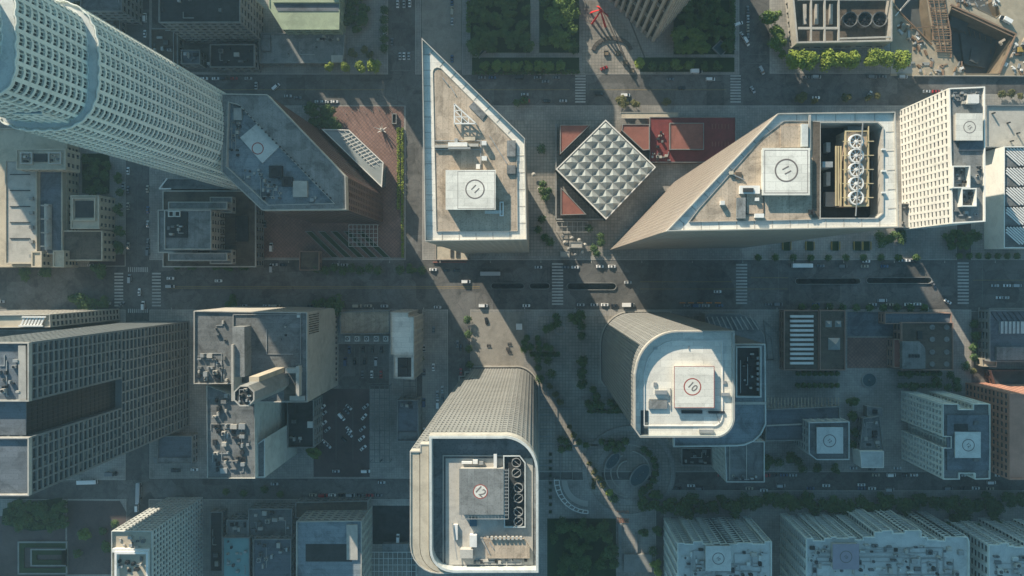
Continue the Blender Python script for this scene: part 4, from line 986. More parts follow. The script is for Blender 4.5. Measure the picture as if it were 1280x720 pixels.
r, p, z = block('low_annex', 'dark flat annex between the avenue block and the gridded slab tower', 'building', [(-90, 412), (90, 412), (90, 424), (-90, 424)], 50, M['greyroof'], M['concrete'], nf=12, bay=5, nmax=20)
r, p, z = block('loading_building', 'low grey building behind the foot of the gridded slab tower', 'building', [(196, 545), (240, 545), (240, 580), (196, 580)], 9, M['slate'], M['concrete'], nf=2, bay=5, nmax=8)
unit(r, 192, 572, 239, 579, z, .6, M['midroof'])

# --- theatre-like block with east wall coloured pale for the reflected sunlight on it
h = 66
r, p, z = block('slab_roofed_block', 'grey roofed block with tall side wall coloured pale for reflected sun and octagonal stair tower', 'building', [(242, 388.5), (384, 390.5), (384, 503), (322, 503), (322, 480), (242, 480)], h, M['greyroof'], M['lightconc'], plain=True, par=1)
for k in range(9):
    a = P(384, 394 + 2.9 * k, h)[1]; MB().box(P(384, 395, h)[0] - .4, a, 44, P(384, 395, h)[0] + .2, a - .5, 63).build('slot_window', M['glass'], r)
for k in range(14):
    a = P(384, 394 + 7.5 * k, h)[1]; MB().box(P(384, 395, h)[0] - .4, a, 4, P(384, 395, h)[0] + .15, a - 1.6, 6).build('window', M['glass'], r)
o_ = MB().box(P(288, 0, z + 10)[0], P(0, 408, z + 10)[1], z, P(303, 0, z + 10)[0], P(0, 470, z + 10)[1], z + 10).build('lift_house', M['midroof'], r)
MB().box(P(286, 0, z + 12)[0], P(0, 430, z + 12)[1], z, P(289, 0, z + 12)[0], P(0, 500, z + 12)[1], z + 12).build('fin_wall', M['lightconc'], r)
oc = [P(305 + 14 * math.cos(R_(22.5 + 45 * k)), 495 + 14 * math.sin(R_(22.5 + 45 * k)), 118) for k in range(8)]; oc = ccw(oc)
st = thing('octagonal_tower', 'octagonal stair tower with pale walls rising from the grey roofed block', 'tower', base_of(oc))
MB().prism(oc, 0, 117).build('wall', M['concrete'], st); MB().ring(oc, .6, 117, 118).build('parapet', M['lightconc'], st); MB().prism(inset(oc, .58), 117, 117.3).build('roof', M['darkroof'], st)
clutter(st, 296, 486, 314, 504, 117.3, 6, 111, smax=5)
MB().bar((*P(330, 470, 90), 60), (*P(330, 470, 90), 104), 5, 3).build('fin_wall', M['beige'], st)
MB().prism(PR(358, 460, 376, 466, h + 2), z, h + 4).build('roof_screen', M['lightconc'], r); MB().prism(PR(370, 458, 374, 495, h + 4), z, h + 4.3).build('roof_screen', M['lightconc'], r)
clutter(r, 244, 440, 284, 478, z, 16, 112, smax=8); clutter(r, 265, 400, 284, 436, z, 4, 113); clutter(r, 310, 395, 380, 450, z, 4, 114, smin=1.5, smax=3, hmax=1)
unit(r, 371, 391, 376, 397, z, .4, M['palebluemetal']); unit(r, 355, 480, 372, 500, z, .8, M['brownroof']); unit(r, 362, 495, 381, 501, z, 1.6, M['lightconc'])
for a, bb in (((292, 393), (292, 470)), ((292, 393), (376, 393)), ((376, 393), (376, 455))): MB().bar((*P(*a, z), z + .4), (*P(*bb, z), z + .4), .5, .6).build('roof_curb', M['concrete'], r)
r, p, z = block('machine_roofed_block', 'block crowded with roof machines below the octagonal stair tower', 'building', [(258, 482), (318, 505), (319, 598), (259, 598)], 62, M['greyroof'], M['palebluemetal'], nf=12, bay=30, pw=.06, sp=.9, nmax=10)
clutter(r, 262, 492, 286, 522, z, 7, 121, smax=8); clutter(r, 264, 528, 312, 560, z, 16, 122, smax=9); clutter(r, 264, 562, 312, 592, z, 14, 123, smax=9)
r, p, z = block('teal_walled_block', 'smaller block with a pale teal side wall next to the machine crowded roof', 'building', [(320, 556), (331, 548), (331, 597), (320, 597)], 58, M['greyroof'], M['palebluemetal'], plain=True)

# --- parking deck, narrow tower, trellises
r, p, z = block('sunlit_tone_terrace', 'roof terrace toned sandy for sunlight, next to the pale side wall, facing the avenue', 'building', [(425, 390), (487, 388), (487, 417), (425, 418)], 6, M['tanroof'], M['concrete'], nf=1, bay=6, nmax=6)  # sunlight on the terrace put into its tan roof colour
for k in range(5):
    x = 434 + 12 * k; q = PR(x - 3, 420, x + 3, 427, 3); o = thing('rooftop_fan_unit', '%s white fan unit from the pale side wall, in a line below the sandy terrace' % ordn(k), 'fan unit', base_of(q), 'white fan units in a line')
    MB().prism(q, .15, 2.4).build('casing', M['whitemetal'], o); cc = P(x, 423.5, 2.4); MB().annulus(*cc, 2.402, .6, 1.0, 16, .3).build('fan', M['darkmetal'], o)
struct('parking_lot', MB().prism(PR(424, 430, 486, 486), .15, .2), M['asphalt'])
marks('parking_marking', [(431 + 6 * k, 434, 431.5 + 6 * k, 470) for k in range(9)] + [(462, y, 486, y + .5) for y in range(430, 485, 7)], z=.206)
r, p, z = block('narrow_tower', 'narrow pale rimmed building with two dark roof fans', 'building', [(488, 390), (510.5, 390.5), (510.5, 396), (517.5, 396), (517.5, 474.5), (492, 473), (492, 444), (488, 443)], 38, M['whiteroof'], M['lightconc'], nf=9, bay=4, nmax=20, par=1.4, pw=.35)
MB().prism(PR(497, 447, 514, 471, z + .1), z, z + .1).build('machine_deck', M['darkroof'], r)
for y in (453, 464): unit(r, 500, y - 4, 509, y + 4, z + .1, 1.4, M['darkmetal'], fan=True)
unit(r, 492, 444, 517, 446, z, 1, M['lightconc'])
for k, (x0, y0, x1, y1) in enumerate([(462, 482, 474, 578), (475, 482, 487, 578), (505, 462, 520, 497)]):
    pergola(x0, y0, x1, y1, 2, 12 if k < 2 else 5, 8, M['greyroof'], ['long ladder-like trellis beside the diagonal parking lot', 'long ladder-like trellis beside the narrow lit road gap', 'short trellis above the blue roofed building'][k], 'steel_trellis')
r, p, z = block('blue_roofed_building', 'small building with slate blue roof below the narrow rimmed one', 'building', [(496, 500), (523, 500), (523, 552), (496, 552)], 14, M['slate'], M['concrete'], nf=3, bay=5, nmax=10)
clutter(r, 499, 503, 520, 512, z, 5, 131, smax=5); unit(r, 498, 540, 521, 549, z, 1.2, M['greyroof'])
struct('parking_lot', MB().prism([P(*p) for p in [(392, 596), (462, 596), (462, 486), (392, 486)]], .15, .2), M['brickpave'])
marks('parking_marking', [(398, y, 402, y + .5) for y in range(500, 570, 8)] + [(420, 500, 420.4, 575), (441, 500, 441.4, 575)], z=.206)
r, p, z = block('service_block', 'dark low roof with a pale canopy wall beside the diagonal parking lot', 'building', [(359, 500), (392, 500), (392, 560), (359, 560)], 20, M['darkroof'], M['concrete'], nf=4, bay=6, nmax=8)
unit(r, 384, 527, 391, 535, z, 1, M['palebluemetal']); unit(r, 360, 505, 368, 518, z, 2, M['darkmetal']); clutter(r, 362, 522, 380, 555, z, 5, 133)

# --- old stepped courthouse-like building and library
h = 26
r = thing('stepped_building', 'old symmetrical stone building with stepped wings and square roof court', 'building', (*P(255, 290), 0))
for k, (a, hh) in enumerate([((203, 238, 320, 334), 14), ((197, 262, 240, 316), 22), ((210, 252, 284, 262), 26), ((210, 316, 284, 326), 26), ((205, 262, 264, 312), 34), ((262, 246, 290, 266), 20), ((262, 312, 290, 330), 20)]):
    p = PR(*a, hh); 
    if k: facade(r, p, 14 if k else 0, hh - 1, max(1, (hh - 14) // 4), 5, M['lightconc'], M['glass'], sp=.4, pw=.5, d=.3, nmax=10, name='wing_wall')
    else: facade(r, p, 0, hh - 1, 3, 5, M['concrete'], M['glass'], sp=.4, pw=.5, d=.3, nmax=20)
    MB().ring(p, .7, hh - 1, hh).build('parapet', M['lightconc'], r); MB().prism(inset(p, .68), hh - 1, hh - .7).build('roof', M['brownroof' if k in (0,) else 'midroof'], r)
MB().prism(PR(207, 265, 234, 297, 34.2), 33.3, 33.9).build('roof_court', M['darkroof'], r)
for x in (214, 222): MB().ring(PR(x - 4, 263.5 + 0, x + 3, 271, 35), .5, 33.9, 35).build('skylight', M['palebluemetal'], r)
clutter(r, 208, 280, 232, 294, 33.9, 6, 141, smax=6)
w = MB()
for k in range(9): w.bar((*P(262, 272 + 4.2 * k, 20), 20 + .4), (*P(296, 272 + 4.2 * k, 20), 20 + .4), .6, .5)
w.build('roof_ribs', M['brownroof'], r); unit(r, 294, 270, 310, 302, 13.3, 1, M['darkroof'], 'light_well')
o, p_, z_ = block('gabled_annex', 'slim block with a small pitched white gable above the stepped stone building', 'building', [(203, 223), (300, 223), (300, 236), (203, 236)], 12, M['greyroof'], M['concrete'], nf=3, bay=5, nmax=8)
w = MB(); w.bar((*P(199, 236, 14), 14), (*P(209, 223, 14), 14), .7, .6).bar((*P(199, 236, 14), 14), (*P(214, 236, 14), 14.01), .7, .6); w.build('gable_trim', M['whitemetal'], o)

r = thing('library_building', 'sunlit stone library with long ribbed vault roof and stepped end pavilions', 'building', (*P(45, 260), 0))
for k, (a, hh, rm) in enumerate([((-40, 160, 84, 334), 12, 'beige'), ((6, 200, 46, 330), 18, 'lightconc'), ((48, 212, 78, 318), 16, 'slate'), ((20, 186, 82, 212), 26, 'beige'), ((39, 314, 52, 334), 20, 'beige'), ((66, 313, 80, 334), 20, 'beige'), ((88, 244, 124, 286), 18, 'beige'), ((77, 288, 128, 326), 15, 'brownroof'), ((15, 318, 40, 333), 15, 'beige')]):
    p = PR(*a, hh); z0 = 0 if k in (0, 6, 7) else 11.3
    if hh > 17 or k in (0, 7): facade(r, p, z0, hh - 1, max(1, int((hh - z0) / 4)), 5, M['beige'], M['glass'], sp=.4, pw=.6, d=.3, nmax=14, name='wall')
    else: MB().prism(p, z0, hh - 1).build('wall', M['beige'], r)
    MB().ring(p, .8, hh - 1, hh).build('parapet', M['beige'], r); MB().prism(inset(p, .78), hh - 1, hh - .7).build('roof', M[rm], r)
for k in range(5): MB().bar((*P(12, 218 + 20 * k, 18), 17.6), (*P(37, 218 + 20 * k, 18), 17.6), .5, .5).build('roof_seam', M['darkmetal'], r)
for k in range(5): o = MB().box(*P(37, 246 + 18 * k, 18), 17.3, *P(42, 250 + 18 * k, 18), 18.8).build('dormer', M['concrete'], r)
vv = MB(); N = 8
for k in range(N):
    a0, a1 = math.pi * k / N, math.pi * (k + 1) / N; xm = 55.5; 
    x0 = P(xm - 4 * math.cos(a0), 0, 18)[0]; x1 = P(xm - 4 * math.cos(a1), 0, 18)[0]; ya, yb_ = P(0, 255, 18)[1], P(0, 312, 18)[1]
    vv.quad((x0, ya, 16 + 3 * math.sin(a0)), (x0, yb_, 16 + 3 * math.sin(a0)), (x1, yb_, 16 + 3 * math.sin(a1)), (x1, ya, 16 + 3 * math.sin(a1)))
vv.build('vault_roof', M['lightconc'], r)
for k in range(4): MB().box(*P(51, 256 + 17 * k, 19), 15.9, *P(61, 257.4 + 17 * k, 19), 19.3).build('vault_rib', M['lightconc'], r)
for k, (x0, x1) in enumerate(((25, 40), (60, 76))): MB().ring(PR(x0, 190, x1, 205, 27), .8, 25.3, 27).build('roof_court', M['lightconc'], r); clutter(r, x0 + 2, 192, x1 - 2, 203, 25.3, 3, 150 + k, smax=4)
unit(r, 42, 192, 58, 202, 25.3, 1, M['darkroof'], 'skylight'); MB().ring(PR(90, 247, 119, 276, 18.5), .7, 17.3, 18.5).build('court_wall', M['beige'], r); unit(r, 94, 251, 117, 272, 17.3, .3, M['darkroof'], 'light_well')
patch('lawn', rect(103, 192, 137, 242), M['grass'], .2)

# --- top left
r, p, z = block('sage_roofed_building', 'building with stepped sage green metal roof at the top edge', 'building', [(335, -40), (426, -40), (424, 37), (353, 37), (336, 10)], 16, M['greenmetal'], M['greenmetal'], nf=4, bay=6, nmax=20, par=.5)
for y0, m_ in ((-20, 'slate'), (5, 'slate')): MB().prism(PP([(342, y0), (425, y0), (425, y0 + 9), (347, y0 + 9)], z + .3), z, z + .3).build('roof_band', M[m_], r)
MB().prism(PR(341, -6, 424, 3, z + 1.5), z, z + 1.5).build('roof_step', M['greenmetal'], r)
r, p, z = block('flat_roofed_hall', 'flat pale grey roofed hall with one sunlit edge below the sage roof', 'building', [(323, 41), (431, 41), (429, 79), (324, 79)], 7, M['midroof'], M['concrete'], nf=2, bay=5, nmax=10)
unit(r, 327, 44, 338, 64, z, 1.5, M['greyroof']); unit(r, 414, 69, 428, 78, z, 2, M['lightconc']); clutter(r, 395, 43, 425, 52, z, 8, 160, smax=4); clutter(r, 345, 46, 410, 70, z, 3, 161, smin=1, smax=2, hmax=.8)
for k, (x0, y0, x1, y1, hh, rm) in enumerate([(188, 35, 222, 86, 9, 'brownroof'), (226, 62, 250, 80, 10, 'slate'), (262, 55, 318, 84, 12, 'darkroof'), (198, -20, 300, 28, 40, 'darkroof'), (100, -40, 152, 14, 25, 'greyroof'), (128, 22, 150, 60, 8, 'brownroof')]):
    r, p, z = block('low_building', ['brownish low roof with a small lawn court by the white skyscraper', 'small slate roof beside the lawn court', 'wide dark roof left of the flat pale hall', 'large dark shaded roof cut by the top edge', 'grey roof half hidden behind the white skyscraper top', 'small brown roof near the sunlit trees behind the skyscraper'][k], 'building', rect(x0, y0, x1, y1), hh, M[rm], M['concrete'], nf=max(1, hh // 5), bay=5, nmax=8)
    clutter(r, x0 + 3, y0 + 3, x1 - 3, y1 - 3, z, 7, 170 + k, smax=7)

# --- roof with three big fans, top right
h = 13
p = PP([(988, -30), (1115.5, -30), (1115.5, 51.5), (996, 54)], h); r = thing('fan_roofed_building', 'pale framed building with three huge round roof fans, top edge of picture', 'building', base_of(p))
facade(r, p, 0, h - 8, 1, 6, M['lightconc'], M['glass'], nmax=20); MB().ring(p, 1.0, h - 8, h).build('parapet', M['lightconc'], r); MB().prism(inset(p, .9), h - 7.99, h - 7).build('roof', M['brownroof'], r)
w = MB(); 
for x in (1014, 1031, 1048.5): w.bar((*P(x, -28, h), h - .6), (*P(x, 51, h), h - .6), 1.0, 1.2)
w.bar((*P(998, 35, h), h - .62), (*P(1048, 35, h), h - .62), 1.4, 1.1).bar((*P(998, -1, h), h - .62), (*P(1114, -1, h), h - .62), 1.0, 1.1).bar((*P(1049, 48, h), h - .62), (*P(1114, 46, h), h - .62), 1.0, 1.1).build('roof_beams', M['lightconc'], r)
for x in (1007, 1022, 1040): unit(r, x - 3, 5, x + 1, 30, h - 7, 1.5, M['lightconc'], 'duct')
for k, x in enumerate((1064, 1082.5, 1101)):
    c = P(x, 23, h - 2); MB().annulus(*c, h - 7, 4.1, 4.5, 32, 4).build('fan_shroud', M['greyroof'], r); w = MB().tube((*c, h - 6.9), (*c, h - 4), 1.2, .8, 12)
    for j in range(4): an = j * .785; w.bar((c[0] - 3.8 * math.cos(an), c[1] - 3.8 * math.sin(an), h - 4.5), (c[0] + 3.8 * math.cos(an), c[1] + 3.8 * math.sin(an), h - 4.5), .7, .15)
    w.build('fan', M['darkmetal'], r)

# --- construction site
r = thing('timber_trestle', 'brown timber trestle deck crossing the excavation', 'trestle', (*P(1172, 30), 0)); w = MB(); v = MB()
L0 = [(1156, -30), (1161, 0), (1166, 25), (1167, 50)]; L1 = [(1176, -30), (1182, 10), (1188, 40), (1189, 72)]
for a, bb in zip(L0, L0[1:]): w.bar((*P(*a, 1), 1), (*P(*bb, 1), 1), .7, .7)
for a, bb in zip(L1, L1[1:]): w.bar((*P(*a, 1), 1), (*P(*bb, 1), 1), .7, .7)
for k in range(34):
    if k % 7 == 5: continue
    y = -28 + 2.9 * k; rr_ = random.uniform(-.6, .6); v.bar((*P(1156 + (y + 30) * .14, y + rr_, 1), 1.5), (*P(1176.5 + (y + 30) * .14, y - rr_, 1), 1.5), random.uniform(.3, .8), .25)
for t in (.3, .6): w.bar((*P(1156 + 20 * t, -28, 1), 1.9), (*P(1170 + 19 * t, 66, 1), 1.9), .4, .3)
w.build('girders', M['rust'], r); v.build('deck_planks', M['wood'], r)
for k in range(8): a, bb = P(1165 + 1.4 * k, 5 + 8 * k); MB().box(a - .3, bb - .3, .1, a + .3, bb + .3, .65).build('post', M['rust'], r)
for k, (a, bb, wd) in enumerate([((1188, 6), (1268, 42), .9), ((1190, 11), (1266, 46), .5), ((1270, 42), (1249, 92), .8), ((1119, 20), (1136, 0), .6), ((1126, 12), (1141, -5), .6), ((1117, 8), (1165, 56), .7), ((1138, 36), (1166, 33), .4)]):
    o = MB().bar((*P(*a, 1), 1.2), (*P(*bb, 1), 1.2), wd, .8).build('steel_beam', M['rust' if k < 3 else 'whitemetal' if k < 5 else 'wood'])
    tag(o, ['heavy rusty beam along the upper rim of the deep pit', 'thinner rusty beam just inside the deep pit rim', 'rusty beam down the far side of the deep pit', 'white beam beside the fan roofed building', 'second white beam at the top edge', 'long timber beam beside the small pit', 'thin timber tie between small pit and trestle'][k], 'beam')
rnd = random.Random(5)
for k in range(110):
    zone = [(1118, 78, 1205, 93), (1122, 30, 1165, 75), (1250, 50, 1285, 93), (1195, -2, 1262, 8)][k % 4]; x = rnd.uniform(zone[0], zone[2]); y = rnd.uniform(zone[1], zone[3])
    if zone[1] == 30 and not (x - 1122) * .9 - 12 < y - 30 < (x - 1122) * .9 + 14: x = 1124 + (y - 30) * .9
    c = P(x, y); s = rnd.uniform(.5, 2.2); an = rnd.uniform(0, 3); m_ = M[rnd.choice(['wood', 'concrete', 'whitemetal', 'rust', 'tanroof', 'metal'])]
    e = Vector((math.cos(an), math.sin(an))); f_ = Vector((-e.y, e.x)) * rnd.uniform(.3, .9); cc = Vector(c); w = MB(); lay = rnd.randint(1, 3)
    for j in range(lay): sc_ = 1 - .2 * j; w.prism([tuple(cc + e * s * sc_ + f_ * sc_), tuple(cc - e * s * sc_ + f_ * sc_), tuple(cc - e * s * sc_ - f_ * sc_), tuple(cc + e * s * sc_ - f_ * sc_)][::-1], .12 + j * .5, .12 + j * .5 + .499)
    o = w.build('material_pile', m_); tag(o, ['building materials heaped by the street fence of the dig', 'building materials strewn along the small pit', 'building materials on the far bank of the deep pit', 'building materials above the deep pit rim'][k % 4], 'material', ['piles by the street fence', 'piles along the small pit', 'piles on the far bank', 'piles above the pit rim'][k % 4])
# excavator
c = P(1274, 63); r = thing('excavator', 'yellow excavator on the rim of the deep pit', 'excavator', (*c, .12))
for s in (-1.1, 1.1): MB().box(c[0] - 2, c[1] + s - .35, .12, c[0] + 2, c[1] + s + .35, 1.1).build('track', M['tyre'], r)
MB().box(c[0] - 1.8, c[1] - 1.4, 1.1, c[0] + 1.4, c[1] + 1.4, 2.4).build('body', M['yellow'], r); MB().box(c[0] + .2, c[1] + .4, 2.4, c[0] + 1.6, c[1] + 1.4, 3.3).build('cab', M['carglass'], r)
MB().bar((c[0] + 1, c[1], 2), (c[0] + 3.6, c[1] - .8, 4.6), .6, .6).bar((c[0] + 3.6, c[1] - .8, 4.6), (c[0] + 5.6, c[1] - 1.4, 1.4), .5, .5).build('boom', M['yellow'], r); MB().box(c[0] + 5.2, c[1] - 2, .6, c[0] + 6.2, c[1] - .9, 1.5).build('bucket', M['darkmetal'], r)
o = MB().bar((*P(1142, 95, 1), 1), (*P(1290, 95.5, 1), 1), .3, 2).build('site_fence', M['lightconc']); tag(o, 'long pale hoarding along the street side of the dig', 'fence')
car(1256, 25, 150, 'white', 'white truck parked on the ramp above the deep pit', 'truck', .12)

# --- low cultural buildings right of centre
r, p, z = block('skylit_gallery', 'brown roofed gallery with a ladder of pale skylight bars', 'building', [(980, 388), (1024, 388), (1024, 463), (980, 463)], 9, M['brownroof'], M['brownwall'], nf=2, bay=6, nmax=6)
for k in range(11): q = PR(988, 394 + 5.85 * k, 1017, 397 + 5.85 * k, z + 1); MB().prism(q, z, z + 1).build('skylight', M['whitemetal'], r)
r, p, z = block('pyramid_skylit_gallery', 'brown roofed gallery with two small pyramids and one larger glass pyramid', 'building', [(1025, 388), (1057, 388), (1057, 463), (1025, 463)], 10, M['brownroof'], M['brownwall'], nf=2, bay=6, nmax=6)
for x, y, s in ((1036.5, 405, 4), (1048.5, 405, 4), (1043.5, 430, 7.5)):
    a = PR(x - s, y - s, x + s, y + s, z + 1); c = P(x, y, z + 2); MB().frustum(a, z, [(c[0] + .05 * i, c[1] + .05 * j) for i, j in ((-1, -1), (1, -1), (1, 1), (-1, 1))], z + s * .45).build('glass_pyramid', M['paleglass'], r)
struct('sunken_court', MB().prism(PR(1059, 390, 1118, 420), .15, .18), M['slate']); patch('pink_court', rect(1059, 422, 1118, 460), M['redpave'], .18)
for k, (a, hh, rm, lb) in enumerate([((1106, 391, 1190, 405), 9, 'slate', 'long slate roofed gallery wing facing the avenue'), ((1117, 424, 1128, 460), 9, 'redtile', 'narrow reddish gallery wing'), ((1127, 403, 1192, 463), 11, 'brownroof', 'brown roofed gallery with rows of small roof domes'), ]):
    r, p, z = block('gallery_wing', lb, 'building', rect(*a), hh, M[rm], M['brownwall'], nf=2, bay=6, nmax=6)
    if k == 2:
        for x in (1165, 1183):
            for y in (409, 424, 440, 455): c = P(x, y, z); MB().annulus(*c, z, .01, 1.6, 16, .5).build('roof_dome', M['midroof'], r)
        MB().prism(PP([(1128, 427), (1150, 427)] + arc(1144, 440, 13, -60, 0, 4) + [(1157, 461), (1128, 461)], z + 3), z, z + 3).build('quarter_round_block', M['midroof'], r)
        for k2 in range(4): unit(r, 1137 + 3.6 * k2, 443, 1139 + 3.6 * k2, 447, z + 3, 1, M['darkmetal'])
        unit(r, 1147, 414, 1153, 424, z, 1, M['darkroof'])
for k, (x0, x1) in enumerate(((996, 1048), (1124, 1178))):
    for j, y in enumerate((467, 475, 482)):
        if j == 1:
            q = PR(x0, y - 1, x1, y + 1.5, .6); o = MB().ring(q, .3, .15, .7).build('planter', M['greystone']); tag(o, 'long low planter bench in the court under the %s' % ('skylight ladder gallery' if k == 0 else 'domed gallery'), 'planter')
        else:
            trees([(x0 + 2 + 7 * i, y, 2.8) for i in range(8)], 'dark', '%%s small dark tree in the %s row of the court by the %s' % ('upper' if j == 0 else 'lower', 'skylight ladder gallery' if k == 0 else 'domed gallery'), 'small court trees')
c = P(1086, 475); o = thing('round_fountain', 'dark round fountain basin in the gallery court', 'fountain', (*c, .15)); MB().annulus(*c, .15, 4, 4.8, 24, .7).build('rim', M['greystone'], o); MB().annulus(*c, .15, .01, 4, 24, .35).build('water', M['water'], o); MB().tube((*c, .15), (*c, 1.6), .5, .2).build('nozzle', M['greystone'], o)
r, p, z = block('striped_roof_school', 'slate roofed building with a bright skylight band at the right edge', 'building', [(1237, 388), (1330, 388), (1330, 452), (1237, 452)], 12, M['slate'], M['concrete'], nf=3, bay=6, nmax=8)
MB().prism(PR(1250, 402, 1300, 417, z + 1), z, z + 1).build('skylight_band', M['palebluemetal'], r)
for k in range(6): unit(r, 1250 + 5 * k, 402, 1251 + 5 * k, 417, z + 1, .3, M['slate'], 'roof_rib')
MB().prism(PR(1246, 434, 1310, 450, z + 2), z, z + 2).build('upper_roof', M['midroof'], r); w = MB()
for k in range(9): w.bar((*P(1238 + 7 * k, 390, z), z + .3), (*P(1246 + 7 * k, 401, z), z + .3), .25, .4)
w.build('roof_seams', M['darkmetal'], r)
r, p, z = block('beige_annex', 'small sunlit beige annex beside the slate roofed building', 'building', [(1227, 448), (1246, 450), (1246, 459), (1228, 458)], 7, M['beige'], M['beige'], nf=1, bay=5, nmax=3)
r, p, z = block('maroon_roofed_building', 'maroon roofed low building at the right edge', 'building', [(1238, 463), (1330, 463), (1330, 482), (1244, 482)], 8, M['darkroof'], M['redstone'], nf=2, bay=5, nmax=6)
r, p, z = block('terracotta_tower', 'terracotta clad tower with square windows, cut by the right edge', 'building', [(1262, 492), (1360, 492), (1360, 600), (1262, 600)], 44, M['terracotta'], M['terracotta'], nf=11, bay=4, sp=.5, pw=.5, d=.3, nmax=60)

# --- white gridded apartment tower
h = 49
r, p, z = block('gridded_apartment_tower', 'pale gridded apartment tower with slate roof deck and helipad, by the terracotta tower', 'building', [(1179, 505), (1199, 505.5), (1199, 512), (1217, 512), (1217, 505), (1238, 505), (1238, 599), (1219, 599.5), (1219, 592), (1200, 592), (1200, 599.5), (1179.5, 599.5), (1179.5, 560), (1189, 560), (1189, 546), (1179, 546)], h, M['greyroof'], M['whitestone'], nf=13, bay=3.9, sp=.34, pw=.26, d=1.1, nmax=90, par=1.6)
MB().prism(PR(1184, 519, 1238, 588, z + 1), z, z + 1).build('roof_deck', M['slate'], r)
helipad(r, 1194, 540, 1226, 572.5, z + 2.6, z + 1, '12', -50, m=M['palebluemetal'], rr=.25, tsize=2.6, cx=1210.5, cy=556.5)
unit(r, 1193, 530, 1210, 538.5, z + 1, .3, M['darkroof'], 'light_well'); unit(r, 1218, 527, 1224, 531, z + 1, 1, M['greyroof']); unit(r, 1218, 573, 1224, 577, z + 1, 1, M['greyroof'])
# --- helipad building and its long slab
r, p, z = block('helipad_building', 'small grey building topped by a helipad beside the long slab', 'building', [(1011, 528), (1062, 527), (1062, 575), (1021, 575), (1011, 567)], 26, M['greyroof'], M['palebluemetal'], nf=6, bay=5, nmax=20)
helipad(r, 1021, 534, 1054, 567, z + 2, z, '12', -50, m=M['palebluemetal'], rr=.25, tsize=2.6, cx=1037, cy=551)
r, p, z = block('long_slab_building', 'long grey flat slab running from the rounded wing to the helipad building', 'building', [(957, 512), (1050, 508), (1050, 550), (957, 552)], 16, M['slate'], M['concrete'], nf=4, bay=5, nmax=20)
w = MB()
for k in range(22): w.bar((*P(960 + 4.2 * k, 497, 14), 14), (*P(960 + 4.2 * k, 510, 14), 14), .5, .5)
w.build('trellis', M['tanroof'], r); MB().bar((*P(958, 532, z), z + .3), (*P(1048, 528, z), z + .3), .8, .6).build('roof_beam', M['lightconc'], r)
r, p, z = block('white_box_annex', 'row of small rooftops ending in a bright box above the lower street', 'building', [(1079, 523), (1100, 520), (1105, 563), (1075, 563)], 9, M['midroof'], M['concrete'], nf=2, bay=5, nmax=6); clutter(r, 1080, 525, 1100, 560, z, 8, 181, smax=6)
r, p, z = block('bright_box', 'bright pale box at the end of the small rooftops', 'building', [(1075, 564), (1105, 564), (1105, 585), (1077, 585)], 12, M['palebluemetal'], M['whitewall'], plain=True, par=.5)
r, p, z = block('square_vent_house', 'small square vent house with dark opening above the small rooftops', 'building', [(1084, 508), (1104, 510), (1104, 521), (1084, 520)], 6, M['midroof'], M['concrete'], plain=True, par=.5); unit(r, 1091, 512, 1097, 517, z, .5, M['darkroof'], 'vent')
# --- block under the rounded wing
r, p, z = block('mid_rise', 'mid rise with ribbed side wall below the rounded wing', 'building', [(906, 552), (956, 552), (956, 603), (908, 603)], 40, M['greyroof'], M['palebluemetal'], nf=10, bay=3, mode='band', sp=.5, pw=.4, d=.5)
for x in (912, 933): MB().bar((*P(x, 554, z), z + .2), (*P(x, 600, z), z + .2), .4, .5).build('roof_seam', M['lightconc'], r)
clutter(r, 915, 594, 950, 601, z, 6, 190, smax=4)
r, p, z = block('dark_low_roof', 'dark low roof crowded with ducts between water court and mid rise', 'building', rect(852, 560, 890, 582), 7, M['darkroof'], M['concrete'], nf=1, bay=5, nmax=3); clutter(r, 855, 562, 888, 580, z, 9, 191, smax=6)

# --- apartment blocks with sawtooth parapets along the bottom edge
def saw_block(label, x0, x1, y0, y1, h, seed, notch=None, pad=None):
    rnd = random.Random(seed); top = []; x = x0
    while x < x1 - 3:
        n = min(x1, x + rnd.uniform(7, 16)); dy = rnd.choice([0, 1.8, -1.6, 3]) + (notch(x) if notch else 0); top += [(x, y0 + dy), (n, y0 + dy)]; x = n
    px = top + [(x1, y0 + 4), (x1, y1), (x0, y1)]
    # drop duplicates
    r, p, z = block('apartment_block', label, 'apartment block', px, h, M['palebluemetal'], M['whitestone'], nf=int(h / 3.3), bay=6.5, mode='band', sp=.1, pw=.42, d=.9, par=1.4, group='apartment blocks along the lower street', proud=.25)
    nc = int((x1 - x0) / 7); clutter(r, x0 + 4, y0 + 8, x1 - 4, min(y1, y0 + 60), z, nc * 3, seed, ('metal', 'lightconc', 'greyroof', 'darkroof', 'palebluemetal'), smax=8)
    if pad: helipad(r, *pad[:4], z + 4, z, '10', -50, m=M[pad[4]], rr=.24, tsize=2.4)
    return r, p, z
saw_block('apartment block with pale helipad, beside the planted garden', 847, 965, 677, 790, 46, 3, pad=(882, 682.5, 914, 714, 'palebluemetal'))
saw_block('wide apartment block with dull mauve helipad and stepped roof edge', 1008, 1212, 673, 790, 46, 4, notch=lambda x: -8 if 1080 < x < 1150 else 0, pad=(1041, 680, 1074, 712, 'mauve'))
saw_block('apartment block at the lower corner of the picture', 1236, 1390, 681, 790, 46, 6)
